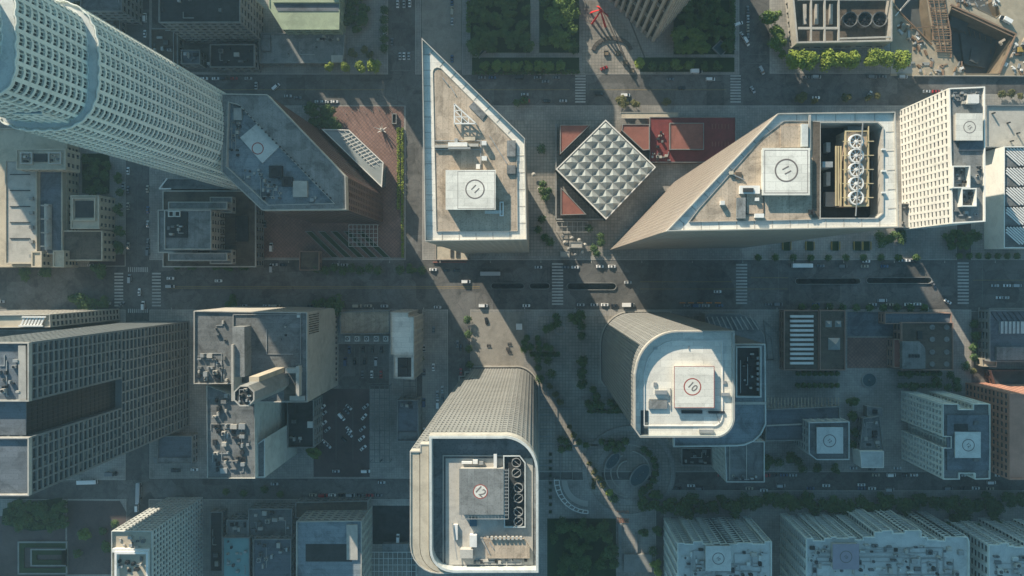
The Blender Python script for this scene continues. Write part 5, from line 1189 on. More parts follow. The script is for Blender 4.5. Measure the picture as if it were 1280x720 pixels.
# --- lower left group
r, p, z = block('ribbed_mid_rise', 'ribbed mid rise with sunlit cream roof, beside the brick drive', 'building', [(139, 664), (190, 664), (190, 800), (139, 800)], 65, M['beige'], M['palebluemetal'], nf=18, bay=3, mode='band', sp=.4, pw=.3, d=.6)
MB().ring(PR(143, 690, 185, 780, z + 3), 1.2, z, z + 3).build('roof_screen', M['whitemetal'], r); clutter(r, 147, 696, 180, 716, z, 8, 201, smax=7); clutter(r, 145, 668, 185, 686, z, 8, 202, smax=6); unit(r, 140, 686, 186, 691, z, 2.2, M['whitemetal'])
for k, (a, hh, rm, lb) in enumerate([((278, 672, 312, 760), 18, 'tealmetal', 'teal roofed building with a pale rim'), ((310, 636, 365, 672), 14, 'greyroof', 'grey roof with pale strips above the blue roof'), ((316, 674, 364, 760), 20, 'slate', 'pale blue patchy roof next to the brown court'), ((262, 640, 278, 715), 8, 'darkroof', 'narrow dark court roof beside the ribbed mid rise'), ((283, 650, 310, 671), 14, 'midroof', 'square roof packed with pale machines')]):
    r, p, z = block('shaded_building', lb, 'building', rect(*a), hh, M[rm], M['concrete'], nf=hh // 4, bay=5, nmax=6)
    clutter(r, a[0] + 3, a[1] + 3, a[2] - 3, min(a[3] - 3, 718), z, 10 if k != 3 else 3, 210 + k, smax=8 if k else 4)
r, p, z = block('white_stepped_building', 'white stepped building with long brown roof beside the lower street', 'building', [(370, 652), (452, 651), (452, 800), (370, 800)], 30, M['midblue'], M['lightconc'], nf=7, bay=5, nmax=20)
MB().prism(PR(382, 680, 440, 702, z + .1), z, z + .1).build('roof_well', M['darkroof'], r); unit(r, 433, 656, 447, 700, z, 1.2, M['lightconc'])
r, p, z = block('brown_roofed_hall', 'brown flat hall with patchy roof touching the lower street', 'building', [(369, 628), (460, 626), (460, 646), (369, 648)], 10, M['brownroof'], M['concrete'], nf=2, bay=5, nmax=8)
struct('sunken_court', MB().prism(PR(466, 632, 512, 680), .15, .18), M['darkroof'])
pergola(462, 690, 520, 722, 10, 4, 5, M['palebluemetal'], 'pale slatted pergola at the foot of the tower numbered 12')
o = MB().prism(PR(478, 680, 510, 692, 4), .15, 4).build('low_canopy', M['midroof']); tag(o, 'grey canopy block above the slatted pergola', 'canopy')
for k, (x0, y0, x1, y1) in enumerate([(22, 677, 84, 718), (38, 686, 84, 708)]):
    q = PR(x0, y0, x1, y1, 1.2); o = thing('hedge_planter', ['outer square planter wall in the garden at the lower corner', 'inner square planter wall in the garden at the lower corner'][k], 'planter', base_of(q)); MB().ring(q, .9, .15, 1.3).build('planter_wall', M['concrete'], o); MB().ring(inset(q, .9), 3, .15, 1.0).build('hedge_bed', M['grass'], o)
# --- water court
cx, cy = 735, 600
pc = [P(cx - 42 * math.cos(R_(a)), cy + 42 * math.sin(R_(a)), 4) for a in range(0, 91, 9)]; pi_ = [P(cx - 36 * math.cos(R_(a)), cy + 38 * math.sin(R_(a)), 4) for a in range(0, 91, 9)]
o = thing('curved_pergola', 'curved white pergola sweeping round the paved water court', 'pergola', (*pc[5], .15)); w = MB(); v = MB()
for a, b_ in ((pc, 0), (pi_, 0)):
    for k in range(10): w.bar((*a[k], 4), (*a[k + 1], 4), .45, .4)
for k in range(11): v.bar((*pc[k], 4.4), (*pi_[k], 4.4), .45, .35); MB().box(pc[k][0] - .2, pc[k][1] - .2, .15, pc[k][0] + .2, pc[k][1] + .2, 3.8).build('post', M['whitemetal'], o)
w.build('beam', M['whitemetal'], o); v.build('rafter', M['whitemetal'], o)
C0 = P(786, 590)
for k, (r0, r1, h0, m_) in enumerate([(26, 29, .6, 'pave'), (20.5, 25.9, .3, 'plaza'), (17, 20.4, .5, 'pave')]):
    struct('round_terrace', MB().annulus(*C0, .15, r0, r1, 64, h0), M[m_])
for k, (cx_, cy_, a, b_, lb) in enumerate([(800, 594, 17, 10, 'large oval fountain pool with a curved pale rim'), (766, 576, 13, 7, 'smaller oval pool above the large one')]):
    th = R_(-50); el = [P(cx_ + a * math.cos(t) * math.cos(th) - b_ * math.sin(t) * math.sin(th), cy_ + a * math.cos(t) * math.sin(th) + b_ * math.sin(t) * math.cos(th), 1) for t in [2 * math.pi * i / 32 for i in range(32)]]
    el = ccw(el); o = thing('fountain_pool', lb, 'fountain', base_of(el)); MB().ring(el, .8, .15, 1.5).build('rim', M['concrete'], o); MB().prism(inset(el, .8), .15, 1.15).build('water', M['pool'], o)
    for t in range(3): c = (sum(p[0] for p in el) / 32 + t * 2 - 2, sum(p[1] for p in el) / 32 + t * 2 - 2); MB().tube((*c, 1.15), (*c, 1.9), .25, .1).build('nozzle', M['metal'], o)
def arcwall(name, cx, cy, r0, r1, a0, a1, z0, z1, m, label=None):
    n = max(4, int(abs(a1 - a0) / 6)); w = MB()
    for k in range(n):
        t0, t1 = R_(a0 + (a1 - a0) * k / n), R_(a0 + (a1 - a0) * (k + 1) / n)
        w.prism(ccw([P(cx + r0 * math.cos(t0), cy + r0 * math.sin(t0)), P(cx + r1 * math.cos(t0), cy + r1 * math.sin(t0)), P(cx + r1 * math.cos(t1), cy + r1 * math.sin(t1)), P(cx + r0 * math.cos(t1), cy + r0 * math.sin(t1))]), z0, z1)
    o = w.build(name, m)
    if label: tag(o, label, 'wall')
    else: o['kind'] = 'structure'
arcwall('curved_path', 786, 590, 38, 47, -115, 100, .15, .2, M['kerb'])
for k, (r0, a0, a1) in enumerate(((34, -100, 60), (30, 100, 200), (22, 120, 250), (14, 150, 260), (26, -80, 10))):
    arcwall('curved_wall', 786, 590, r0, r0 + 1.3, a0, a1, .15, 1.1, M['lightconc'], ['outer curved step wall of the round water court', 'curved step wall facing the arched pergola', 'middle curved step wall of the water court', 'innermost curved wall by the smaller oval pool', 'short curved wall above the large oval pool'][k])
for k in range(7): arcwall('stairs', 748, 566, 8 + 2 * k, 9.4 + 2 * k, 20, 110, .15, .3 + .12 * k, M['plaza'])
arcwall('curved_path', 735, 600, 26, 33, 90, 180, .15, .2, M['kerb'])
for k in range(6): struct('stairs', MB().prism(PR(736, 548 + 2.4 * k, 760, 550.3 + 2.4 * k, .8), .15, .3 + .15 * k), M['plaza'])
for k in range(10): struct('paving_band', MB().prism(PR(673, 500 + 9 * k, 692, 501.2 + 9 * k), .15, .178), M['concrete'])
for k in range(9): q = PR(686, 566 + 9 * k, 690, 570 + 9 * k, 1); o = thing('square_planter', '%s dark square planter down the side of the tower numbered 12' % ordn(k), 'planter', base_of(q), 'dark square planters'); MB().ring(q, .25, .15, .9).build('box', M['darkstone'], o); MB().prism(inset(q, .25), .15, .7).build('soil', M['grass'], o)
for k, a in enumerate([(696, 510, 716, 560), (700, 564, 716, 600), (714, 548, 734, 556)]): o = MB().ring(PR(*a, .8), .4, .15, .8).build('seat_wall', M['concrete']); tag(o, ['long rectangular seat wall above the pergola', 'small rectangular seat wall beside the square planters', 'short seat wall near the sunlit planting'][k], 'wall')
for k, a in enumerate([(773, 655, 777, 712), (794, 668, 797, 692), (780, 693, 815, 715)]): o = MB().prism(PR(*a, 2), .15, 1.6 + .3 * k).build('garden_wall', M['concrete']); tag(o, ['long garden wall below the sunlit red flowers', 'short free standing garden wall', 'low walled enclosure at the bottom edge'][k], 'wall')
for k, (x, y, rr_) in enumerate([(700, 411, 8)]): c = P(x, y); o = MB().annulus(*c, .15, 3.2, 3.8, 28, .5).build('seat_ring', M['concrete']); tag(o, 'round seat ring in the dark garden opposite the slotted avenue', 'seat')
for k, (x, y) in enumerate([(649, 408)]): o = thing('stair_kiosk', 'small pale kiosk at the corner of the dark garden', 'kiosk', (*P(x, y), .15)); (a, b_) = P(x, y); MB().box(a - 1.6, b_ - 1.6, .15, a + 1.6, b_ + 1.6, 2.6).build('wall', M['concrete'], o); MB().box(a - 1.9, b_ - 1.9, 2.6, a + 1.9, b_ + 1.9, 2.9).build('roof', M['whitemetal'], o)
# red arched sculpture
r = thing('red_arch_sculpture', 'red steel arch sculpture in the sunlit plaza by the ribbed tower', 'sculpture', (*P(745, 24), .17)); c = P(748, 24); w = MB()
for lx, ly in ((-5, 4), (4.5, -5), (-4, -3), (6, 2)):
    prev = None
    for k in range(9):
        t = k / 8; x = c[0] + lx * (1 - t) ** 1.6; y = c[1] + ly * (1 - t) ** 1.3; z = .17 + 15 * math.sin(t * math.pi / 2)
        if prev: w.bar(prev, (x, y, z), 1.5 - t * .8, .35)
        prev = (x, y, z)
w.build('arch_legs', M['redmetal'], r); MB().frustum([(c[0] - 2.5, c[1] + 3), (c[0] + 1.2, c[1] - 1), (c[0] + 2, c[1] - .3), (c[0] - 1.5, c[1] + 3.4)][::-1], 14.5, [(c[0] - 1, c[1] + 1), (c[0], c[1]), (c[0] + .3, c[1] + .3), (c[0] - .6, c[1] + 1.3)][::-1], 18).build('crest', M['redmetal'], r)
# curved plaza bench (arc in front of it) and slim paving bands
o = thing('curved_wall', 'dark curved step wall crossing the sunlit plaza', 'wall', (*P(765, 52), .17)); pts = [P(765 - 24 * math.cos(R_(a)), 66 - 18 * math.sin(R_(a)), 0) for a in range(10, 171, 16)]; w = MB()
for a, b_ in zip(pts, pts[1:]): w.bar((*a, .6), (*b_, .6), 2.4, .9)
w.build('wall', M['darkstone'], o)
for k, (x, y) in enumerate(((758, 66), (773, 66), (782, 78), (790, 88))): q = PR(x - 3, y - 3, x + 3, y + 3, 1.5); o = thing('square_planter', '%s square planter on the sunlit plaza from the curved wall' % ordn(k), 'planter', base_of(q), 'plaza planters'); MB().ring(q, .3, .17, 1.5).build('box', M['darkstone'], o); MB().prism(inset(q, .3), .17, 1.2).build('soil', M['soil'], o)
for k, (dx) in enumerate((0, 30)): struct('paving_band', MB().prism(PP([(748 + dx, 5), (750 + dx, 5), (790 + dx * .8, 90), (788 + dx * .8, 90)]), .15, .176), M['darkstone'])
q = PP([(599, 49), (611, 61), (599, 73), (586, 61)], 1); o = thing('diamond_fountain', 'diamond shaped fountain frame at the park corner', 'fountain', base_of(q)); MB().ring(q, .9, .15, 1.1).build('rim', M['greystone'], o); MB().prism(inset(q, .9), .15, .7).build('water', M['water'], o); MB().ring(inset(q, 2.2), .4, .7, 1.2).build('inner_rim', M['greystone'], o)
q = PP([(901, 49), (912, 60), (901, 71), (890, 60)], 1); o = thing('diamond_fountain', 'diamond shaped fountain frame by the hedge at the crosswalk side', 'fountain', base_of(q)); MB().ring(q, .7, .15, 1.1).build('rim', M['greystone'], o); MB().prism(inset(q, .7), .15, .7).build('water', M['water'], o)

# --- unseen towers added beyond the frame, sized so their shadows shape the light
for k, (x0, y0, x1, y1, hh) in enumerate([(-150, -170, 62, -70, 120), (-150, 440, 15, 500, 70), (92, -180, 224, -75, 185), (374, -150, 440, -75, 72), (455, -150, 545, -75, 62), (556, -150, 600, -75, 60)]):
    p = PR(x0, y0, x1, y1); o = thing('added_shade_tower', 'unseen tower added beyond the edge of the picture to cast shade', 'tower', base_of(p), 'towers added to cast shade')
    facade(o, p, 0, hh - 2, int(hh / 4), 6, M['concrete'], M['glass'], mode='band', sp=.4, pw=.3, d=.4)
    MB().prism(inset(p, .5), hh - 1.99, hh - 1.2).build('roof', M['greyroof'], o); MB().ring(p, .6, hh - 1.99, hh).build('parapet', M['concrete'], o)
# ================================================================== TREES
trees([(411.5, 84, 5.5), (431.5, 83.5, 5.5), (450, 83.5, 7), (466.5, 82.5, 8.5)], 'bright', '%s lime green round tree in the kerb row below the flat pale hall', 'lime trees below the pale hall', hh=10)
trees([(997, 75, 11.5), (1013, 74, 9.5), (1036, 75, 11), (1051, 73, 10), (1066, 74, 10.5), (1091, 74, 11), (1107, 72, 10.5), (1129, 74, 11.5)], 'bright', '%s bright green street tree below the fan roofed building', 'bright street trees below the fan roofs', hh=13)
trees([(965, 20, 11), (972, 38, 9), (971, 54, 9.5), (977, 66, 6)], 'mid', '%s green tree from the top edge, beside the fan roofed building', 'trees beside the fan roofed building')
trees([(455, 62, 5), (462, 68, 5), (445, 68, 4), (439, 65, 5)], 'olive', '%s dull tree in the shaded court beside the flat pale hall', 'court trees beside the pale hall')
rnd = random.Random(11)
def scatter(x0, y0, x1, y1, n, r0, r1, gap):
    out = []
    for k in range(n * 60):
        if len(out) >= n: break
        x, y, r = rnd.uniform(x0, x1), rnd.uniform(y0, y1), rnd.uniform(r0, r1)
        if all(math.hypot(x - a, y - b) > (r + c) * gap for a, b, c in out): out.append((x, y, r))
    return sorted(out, key=lambda t: (round(t[1] / 14), t[0]))
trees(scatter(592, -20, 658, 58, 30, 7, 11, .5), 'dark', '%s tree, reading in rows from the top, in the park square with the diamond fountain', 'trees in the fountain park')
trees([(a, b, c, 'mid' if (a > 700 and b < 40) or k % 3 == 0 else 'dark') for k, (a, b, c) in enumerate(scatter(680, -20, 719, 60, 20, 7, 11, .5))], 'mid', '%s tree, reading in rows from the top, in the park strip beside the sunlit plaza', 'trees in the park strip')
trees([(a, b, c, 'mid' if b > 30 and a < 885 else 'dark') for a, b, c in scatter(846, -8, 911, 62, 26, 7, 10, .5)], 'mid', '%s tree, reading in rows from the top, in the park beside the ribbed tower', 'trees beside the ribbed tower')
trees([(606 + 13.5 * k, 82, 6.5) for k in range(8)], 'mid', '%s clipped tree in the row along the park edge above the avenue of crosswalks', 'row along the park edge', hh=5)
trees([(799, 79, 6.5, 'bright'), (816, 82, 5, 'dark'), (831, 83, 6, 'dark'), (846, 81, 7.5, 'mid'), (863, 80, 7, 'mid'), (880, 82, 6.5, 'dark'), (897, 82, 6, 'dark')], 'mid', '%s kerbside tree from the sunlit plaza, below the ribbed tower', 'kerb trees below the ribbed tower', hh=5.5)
hedge(912, -20, 919, 62, 'dark', 'tall dark hedge along the park beside the ribbed tower', 2.5)
hedge(590, 88, 724, 92, 'dark', 'low dark hedge at the kerb of the fountain park', 1.2)
hedge(583, 0, 588, 40, 'mid', 'narrow hedge on the street side of the fountain park', 1.6)
trees([(778, 127, 7.5), (794, 129, 5.5), (833, 127, 5)], 'olive', '%s sunlit tree on the sidewalk above the pale entrance canopy', 'trees above the entrance canopy', hh=5)
trees([(1001, 120, 7), (1018, 126, 3.5), (1058, 121, 5.5), (1098, 120, 5), (1086, 122, 4)], 'olive', '%s thin kerb tree from the crosswalk, above the blade edged tower', 'kerb trees above the blade edged tower', hh=4.5)
trees([(1253, 119, 5), (1264, 117, 4.5), (1276, 120, 4)], 'olive', '%s small tree by the parking garage street front', 'garage street trees', hh=4)
trees([(606, 129, 5), (655, 125, 5), (646, 128, 4)] , 'dark', '%s shaded tree on the sidewalk above the alley of the atrium', 'shaded sidewalk trees by the atrium')
trees(scatter(388, 130, 418, 158, 5, 7, 11, .6), 'dark', '%s dark tree crowded beside the glass greenhouse', 'dark trees beside the greenhouse')
trees([(395 + 11 * k, 335 + (k % 2) * 3, 5.5) for k in range(8)] + [(500, 337, 5.5), (514, 336, 6), (527, 338, 5)], 'dark', '%s dark kerb tree below the slanted planter beds', 'kerb trees below the planter beds')
trees([(418, 381, 12), (398, 379, 8)], 'dark', '%s large dark tree at the corner of the pale side wall', 'large trees by the pale side wall')
trees([(289, 377, 7), (270, 330, 8), (240, 331, 7), (305, 331, 8), (285, 333, 6), (222, 330, 6)], 'dark', '%s dark street tree round the stepped stone building avenue front', 'street trees by the stepped building')
trees([(32, 341, 8), (56, 339, 8), (123, 338, 9), (97, 376, 10), (112, 381, 9), (128, 378, 8)], 'dark', '%s dark street tree on the avenue in front of the library', 'street trees by the library')
trees([(148, 222, 6), (149, 240, 5), (148, 262, 7), (149, 288, 7), (148, 310, 7), (132, 262, 4), (132, 300, 6)], 'dark', '%s dark tree along the side street of the library', 'side street trees by the library')
trees(scatter(106, 195, 136, 240, 9, 5, 8, .65), 'dark', '%s tree in the shaded library garden under the skyscraper', 'library garden trees')
trees([(92, 20, 7, 'bright'), (103, 27, 6, 'mid'), (112, 34, 5), (96, 8, 6), (128, 12, 6, 'mid'), (142, 46, 5, 'olive'), (150, 55, 4, 'olive')], 'olive', '%s tree in the sunlit corner behind the skyscraper shoulder', 'trees behind the skyscraper')
trees([(203, 66, 6), (212, 72, 5), (205, 76, 4)], 'mid', '%s tree in the small lawn court', 'lawn court trees')
trees(scatter(432, -10, 455, 40, 7, 6, 9, .65), 'dark', '%s tree in the dark grove beside the sage green roof', 'grove beside the sage roof')
trees([(480, 12 + 12 * k, 5) for k in range(5)], 'dark', '%s dark tree down the street edge at the top', 'street edge trees at the top')
trees([(726, 395, 7), (727, 408, 5), (727, 420, 5), (728, 452, 7), (728, 466, 7), (727, 480, 6)], 'dark', '%s dark tree in the column running down from the avenue between the towers', 'tree column between the towers')
trees(scatter(655, 418, 690, 440, 9, 3, 5, .7) , 'dark', '%s shrub-like tree in the round garden between the towers', 'round garden shrubs')
hedge(662, 440, 700, 446, 'dark', 'low dark hedge under the round garden', 1.3)
hedge(734, 512, 790, 517, 'dark', 'dark hedge strip across the upper water court', 1.5)
trees([(736, 505, 5), (745, 505, 5), (764, 504, 5), (752, 507, 4)], 'dark', '%s dark tree above the hedge strip of the water court', 'water court trees')
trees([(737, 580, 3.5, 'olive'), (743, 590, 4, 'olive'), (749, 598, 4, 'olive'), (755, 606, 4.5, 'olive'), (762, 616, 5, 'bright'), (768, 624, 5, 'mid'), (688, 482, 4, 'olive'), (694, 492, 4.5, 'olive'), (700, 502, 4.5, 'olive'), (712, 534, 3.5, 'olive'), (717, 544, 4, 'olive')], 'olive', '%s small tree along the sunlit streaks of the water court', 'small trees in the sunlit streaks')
trees(scatter(692, 652, 768, 718, 22, 6, 10, .55), 'dark', '%s dark tree in the lawn below the curved pergola', 'lawn trees below the pergola')
trees([(820, 706, 6), (823, 715, 6)], 'bright', '%s bright yellow green tree at the bottom edge by the apartment garden', 'bright trees at the bottom edge')
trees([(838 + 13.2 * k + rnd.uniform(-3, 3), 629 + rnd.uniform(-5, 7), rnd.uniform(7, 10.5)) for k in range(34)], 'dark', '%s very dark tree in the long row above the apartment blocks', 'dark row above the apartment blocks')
trees(scatter(1180, 625, 1255, 665, 8, 7, 11, .6) , 'dark', '%s very dark tree in the clump behind the corner apartment block', 'clump behind the corner apartment block')
trees(scatter(1098, 292, 1132, 304, 6, 5, 7, .65) + scatter(1187, 288, 1218, 308, 6, 6, 8, .65), 'dark', '%s dark tree in the beds under the white office block', 'trees under the white office block')
trees([(1200 + 12 * k, 320, 3.5) for k in range(7)], 'dark', '%s small kerb tree below the louvre roofed hall', 'kerb trees below the louvre hall')
trees([(1003 + 17 * k, 384.5, 4.5) for k in range(10)], 'dark', '%s small kerb tree along the brown galleries', 'kerb trees along the galleries')
trees([(948 + 22 * k, 322, 4) for k in range(10)], 'dark', '%s small kerb tree across the avenue from the brown galleries', 'kerb trees across from the galleries')
trees([(1219, 405, 5), (1221, 420, 6), (1218, 434, 6), (1219, 446, 5), (1217, 465, 4, 'olive'), (1209, 458, 5)], 'dark', '%s tree down the lane beside the domed gallery', 'lane trees beside the domed gallery')
trees([(860, 640, 8), (1066, 503, 7), (1066, 520, 6), (1070, 540, 6), (1068, 556, 5), (1022, 585, 6), (1045, 586, 6)], 'dark', '%s dark tree around the helipad building', 'trees around the helipad building')
tree(392, 567, 8.5, 'mid', 'leafy green tree alone at the lower corner of the diagonal parking lot')
trees(scatter(10, 630, 80, 658, 18, 6, 9, .5), 'dark', '%s dark tree on the lawn by the brick drive', 'lawn trees by the brick drive')
trees([(106, 668, 7, 'mid'), (128, 664, 5), (133, 684, 7), (143, 655, 5), (96, 692, 6)], 'dark', '%s tree inside the curved brick drive', 'trees inside the brick drive')
trees([(330, 612, 4.5), (350, 618, 4), (304, 617, 4.5), (282, 615, 4), (270, 660, 6), (270, 680, 6), (271, 700, 5)], 'dark', '%s shaded tree along the lower street beside the grey roofs', 'lower street trees')
trees([(520, 395, 5), (522, 412, 6), (523, 430, 6), (524, 448, 5), (584, 400, 5), (585, 418, 5), (586, 436, 4.5), (587, 456, 4.5)], 'dark', '%s dark tree lining the ramps beside the narrow rimmed building', 'trees lining the ramps')
trees([(530, 578, 6), (540, 560, 6), (533, 548, 6)], 'dark', '%s dark tree left of the tower numbered 12', 'trees beside the tower numbered 12')
trees(scatter(780, 660, 830, 690, 3, 5, 7, .7), 'dark', '%s dark tree behind the short free standing garden wall', 'trees behind the garden wall')
trees(scatter(736, 486, 790, 512, 10, 3, 5.5, .8), 'dark', '%s small dark tree on the upper terrace of the water court', 'upper terrace trees')
trees(scatter(694, 548, 735, 562, 6, 3, 5, .8) + scatter(750, 545, 782, 562, 7, 3, 5, .8), 'dark', '%s small tree around the stairs of the water court', 'stair court trees')
trees(scatter(800, 612, 832, 640, 7, 5, 8, .6), 'dark', '%s dark tree outside the round terrace, toward the dark street', 'trees outside the round terrace')
trees([(790 + 30 * math.cos(R_(a)), 588 + 30 * math.sin(R_(a)), 4) for a in range(-60, 61, 17)], 'dark', '%s dark tree curving round the round terrace', 'ring trees of the round terrace')
trees(scatter(676, 395, 722, 412, 6, 4, 6, .7) + scatter(672, 445, 690, 480, 5, 4, 6, .7), 'dark', '%s dark tree on the paved garden opposite the slotted avenue', 'paved garden trees')
trees(scatter(672, 170, 690, 310, 9, 4, 6, .8), 'dark', '%s dark tree in the alley between pointed tower and atrium', 'alley trees')
trees(scatter(735, 282, 762, 318, 5, 4, 6, .8), 'dark', '%s dark tree in the court under the blade edge', 'court trees under the blade edge')
trees(scatter(955, 570, 1005, 588, 6, 5, 7, .65), 'dark', '%s dark tree in the yard before the long slab', 'yard trees by the long slab')
trees(scatter(1130, 465, 1230, 486, 7, 4, 6, .8), 'dark', '%s dark tree behind the gridded apartment tower', 'trees behind the gridded apartments')
hedge(740, 598, 744, 611, 'olive', 'scrubby sunlit planting strip in the water court', .9, dens=8)
grow_trees()
# sunlit flower bed
q = PP([(771, 638), (779, 641), (786, 652), (779, 654), (771, 645)], .4); o = thing('flower_bed', 'red flower bed at the end of the sunlit streak', 'flower bed', base_of(q)); MB().prism(q, .15, .45).build('soil', M['soil'], o); w = MB()
for k in range(260):
    x, y = rnd.uniform(min(p[0] for p in q), max(p[0] for p in q)), rnd.uniform(min(p[1] for p in q), max(p[1] for p in q)); s = rnd.uniform(.12, .3); w.quad((x - s, y - s, .6), (x + s, y - s, .75), (x + s, y + s, .6), (x - s, y + s, .8))
w.build('flowers', M['terracotta'], o)

# entrance beds with yellow posts under the rose tower
for k, x in enumerate((983, 1012, 1044, 1072, 1083)):
    q = PR(x - 4, 301, x + 5, 314, 1); o = thing('entrance_bed', '%s small planted bed with yellow posts below the blade edged tower' % ordn(k), 'planter', base_of(q), 'planted beds with yellow posts')
    MB().ring(q, .3, .15, .8).build('kerb', M['concrete'], o); MB().prism(inset(q, .3), .15, .6).build('soil', M['grass'], o)
    for s_ in (x - 4.5, x + 5.5): (a, b_) = P(s_, 302, 1); MB().box(a - .2, b_ - 5, .15, a + .2, b_, 1.6).build('yellow_rail', M['yellow'], o)
# ================================================================== VEHICLES
cars([(541.5, 337, 0, 'white'), (558, 338, 0, 'black'), (571, 338, 0, 'black'), (582.5, 352, 0, 'white', 'van'), (604, 382, 0, 'white', 'van'), (547, 384, 0, 'silver')], '%s vehicle crossing the sunlit streak below the pointed tan tower, a %s', 'vehicles below the pointed tan tower')
car(613, 342, 0, 'silver', 'long pale bus in the shaded avenue below the pointed tan tower', 'bus')
cars([(673, 334, 0, 'silver'), (719, 334, 0, 'white'), (750, 333, 0, 'white'), (765, 333, 0, 'white'), (707, 334, 0, 'grey')], '%s vehicle along the kerb between slot crosswalk and rose tower tip, a %s', 'vehicles above the avenue slots')
cars([(658, 382, 0, 'white'), (726, 381, 0, 'silver'), (743, 381, 0, 'silver'), (756, 381, 0, 'white'), (785, 381, 0, 'white', 'truck'), (785, 353, 0, 'silver'), (768, 382, 0, 'black')], '%s vehicle near the rounded corner of the white roofed tower, a %s', 'vehicles below the avenue slots')
cars([(897, 364.5, 0, 'white'), (1083, 326.5, 0, 'white'), (1128, 325.5, 0, 'silver'), (1137, 325.5, 0, 'white'), (1143, 326, 0, 'black'), (1103, 375.5, 0, 'silver', 'van'), (1167, 356, -60, 'grey'), (1185, 377, -30, 'white')], '%s vehicle on the avenue in front of the brown galleries, a %s', 'vehicles in front of the galleries')
car(1002, 332, 0, 'white', 'white bus in the avenue under the blade edged tower', 'bus')
cars([(1244, 357, 0, 'silver'), (1259, 357, 0, 'white'), (1271, 357, 0, 'silver', 'van'), (1250, 372, 0, 'white'), (1257, 372, 0, 'silver')], '%s vehicle on the avenue past the last crosswalk, a %s', 'vehicles past the last crosswalk')
cars([(162, 348.5, 90, 'silver', 'van'), (174, 365, 90, 'white'), (179, 382, 90, 'white', 'van'), (213, 348, 0, 'white'), (213, 358, 0, 'silver', 'van'), (273, 351, 0, 'white'), (152, 380, 40, 'grey'), (134, 379, 0, 'silver'), (1, 377, 0, 'silver')], '%s vehicle around the brick crosswalk junction, a %s', 'vehicles at the brick junction')
cars([(339, 309, 90, 'white', 'van'), (339, 335, 90, 'silver', 'van'), (331, 280, 90, 'grey')], '%s vehicle in the alley below the angular tower, a %s', 'vehicles in the alley')
cars([(345, 108.5, 40, 'white', 'van'), (360, 120, 0, 'silver'), (372, 122, 0, 'grey'), (398, 127, 0, 'silver'), (404, 127, 0, 'white'), (411, 127.5, 0, 'silver'), (418, 127, 0, 'white'), (320, 107, 90, 'silver')], '%s vehicle on the street above the dark plaza tree, a %s', 'vehicles above the plaza tree')
cars([(497, 5, 90, 'white'), (505, 5, 90, 'silver'), (512, 4, 90, 'white'), (500, 70, 90, 'silver'), (505, 70, 90, 'white'), (511, 70, 90, 'silver'), (481, 38, 90, 'white', 'van'), (490, 52, 90, 'grey')], '%s vehicle in the street left of the pale top ramp, a %s', 'vehicles left of the top ramp')
cars([(181, 22, 90, 'white', 'van'), (181, 42, 90, 'white'), (153, 30, 90, 'grey'), (153, 50, 90, 'silver'), (265, 80, 0, 'white', 'van'), (281, 79, 0, 'silver'), (154, 232, 90, 'silver')], '%s vehicle around the shaded streets behind the white skyscraper, a %s', 'vehicles behind the skyscraper')
cars([(888, 99, 0, 'white', 'van'), (870, 89.5, 0, 'white', 'truck'), (852, 110, 0, 'black'), (782, 119, 0, 'white', 'van'), (749, 117, 0, 'black', 'van'), (755, 85, 20, 'red'), (682, 102, 0, 'grey'), (656, 118, 0, 'silver'), (838, 99, 0, 'grey')], '%s vehicle between the two upper crosswalks, a %s', 'vehicles between the upper crosswalks')
cars([(923, 30, 20, 'white', 'van'), (933, 52, -60, 'white', 'van'), (928, 44, -60, 'silver'), (952, 88, -60, 'silver', 'van'), (941, 112, -60, 'silver'), (1087, 118, 60, 'white'), (1020, 122, 0, 'white')], '%s vehicle on the junction left of the bright street trees, a %s', 'vehicles on the upper junction')
lot = [(403, 509), (404.5, 517), (404.5, 529), (409, 537), (406, 553), (410, 557)]
cars([(a, b, 40 if k < 4 else -40, ['white', 'silver', 'white', 'silver', 'white', 'silver'][k]) for k, (a, b) in enumerate(lot)], '%s vehicle down the kerb side of the diagonal parking lot, a %s', 'vehicles on the kerb side of the lot')
cars([(436, 509, -40, 'silver'), (427, 521, -50, 'white', 'van'), (436, 537, -45, 'white'), (437, 543, -45, 'silver'), (429.5, 549, -45, 'black'), (433, 514, -45, 'grey')], '%s vehicle down the middle of the diagonal parking lot, a %s', 'vehicles in the middle of the lot')
cars([(457, 508, 40, 'silver'), (455, 521, 50, 'white'), (453, 536, 40, 'silver'), (452, 548, 40, 'white'), (454, 560, 40, 'white')], '%s vehicle against the long trellis of the parking lot, a %s', 'vehicles against the trellis')
cars([(541.7, 459, 90, 'white'), (546.7, 493, 90, 'silver'), (547, 505, 90, 'white', 'van'), (553, 487, 90, 'silver'), (553, 498, 90, 'grey'), (542, 412, 90, 'grey'), (572, 430, 90, 'grey')], '%s vehicle on the ramps beside the tower numbered 12, a %s', 'vehicles on the ramps')
cars([(420, 589, 0, 'silver'), (457, 589, 0, 'white', 'van'), (477, 603, 0, 'silver'), (343, 605, 0, 'silver'), (300, 588, 0, 'grey'), (497.5, 673, 90, 'white', 'van'), (243, 587, 0, 'white'), (220, 588, 0, 'black', 'van')], '%s vehicle along the lower street left of the tower numbered 12, a %s', 'vehicles along the lower street')
car(110, 602, 2, 'white', 'white bus beside the gridded slab tower foot', 'bus'); car(174, 615, 88, 'silver', 'silver bus waiting by the brick drive', 'bus'); car(140, 592, 0, 'grey', 'grey truck beside the white bus', 'truck'); car(171, 634, 90, 'white', 'white van right behind the silver bus', 'van')
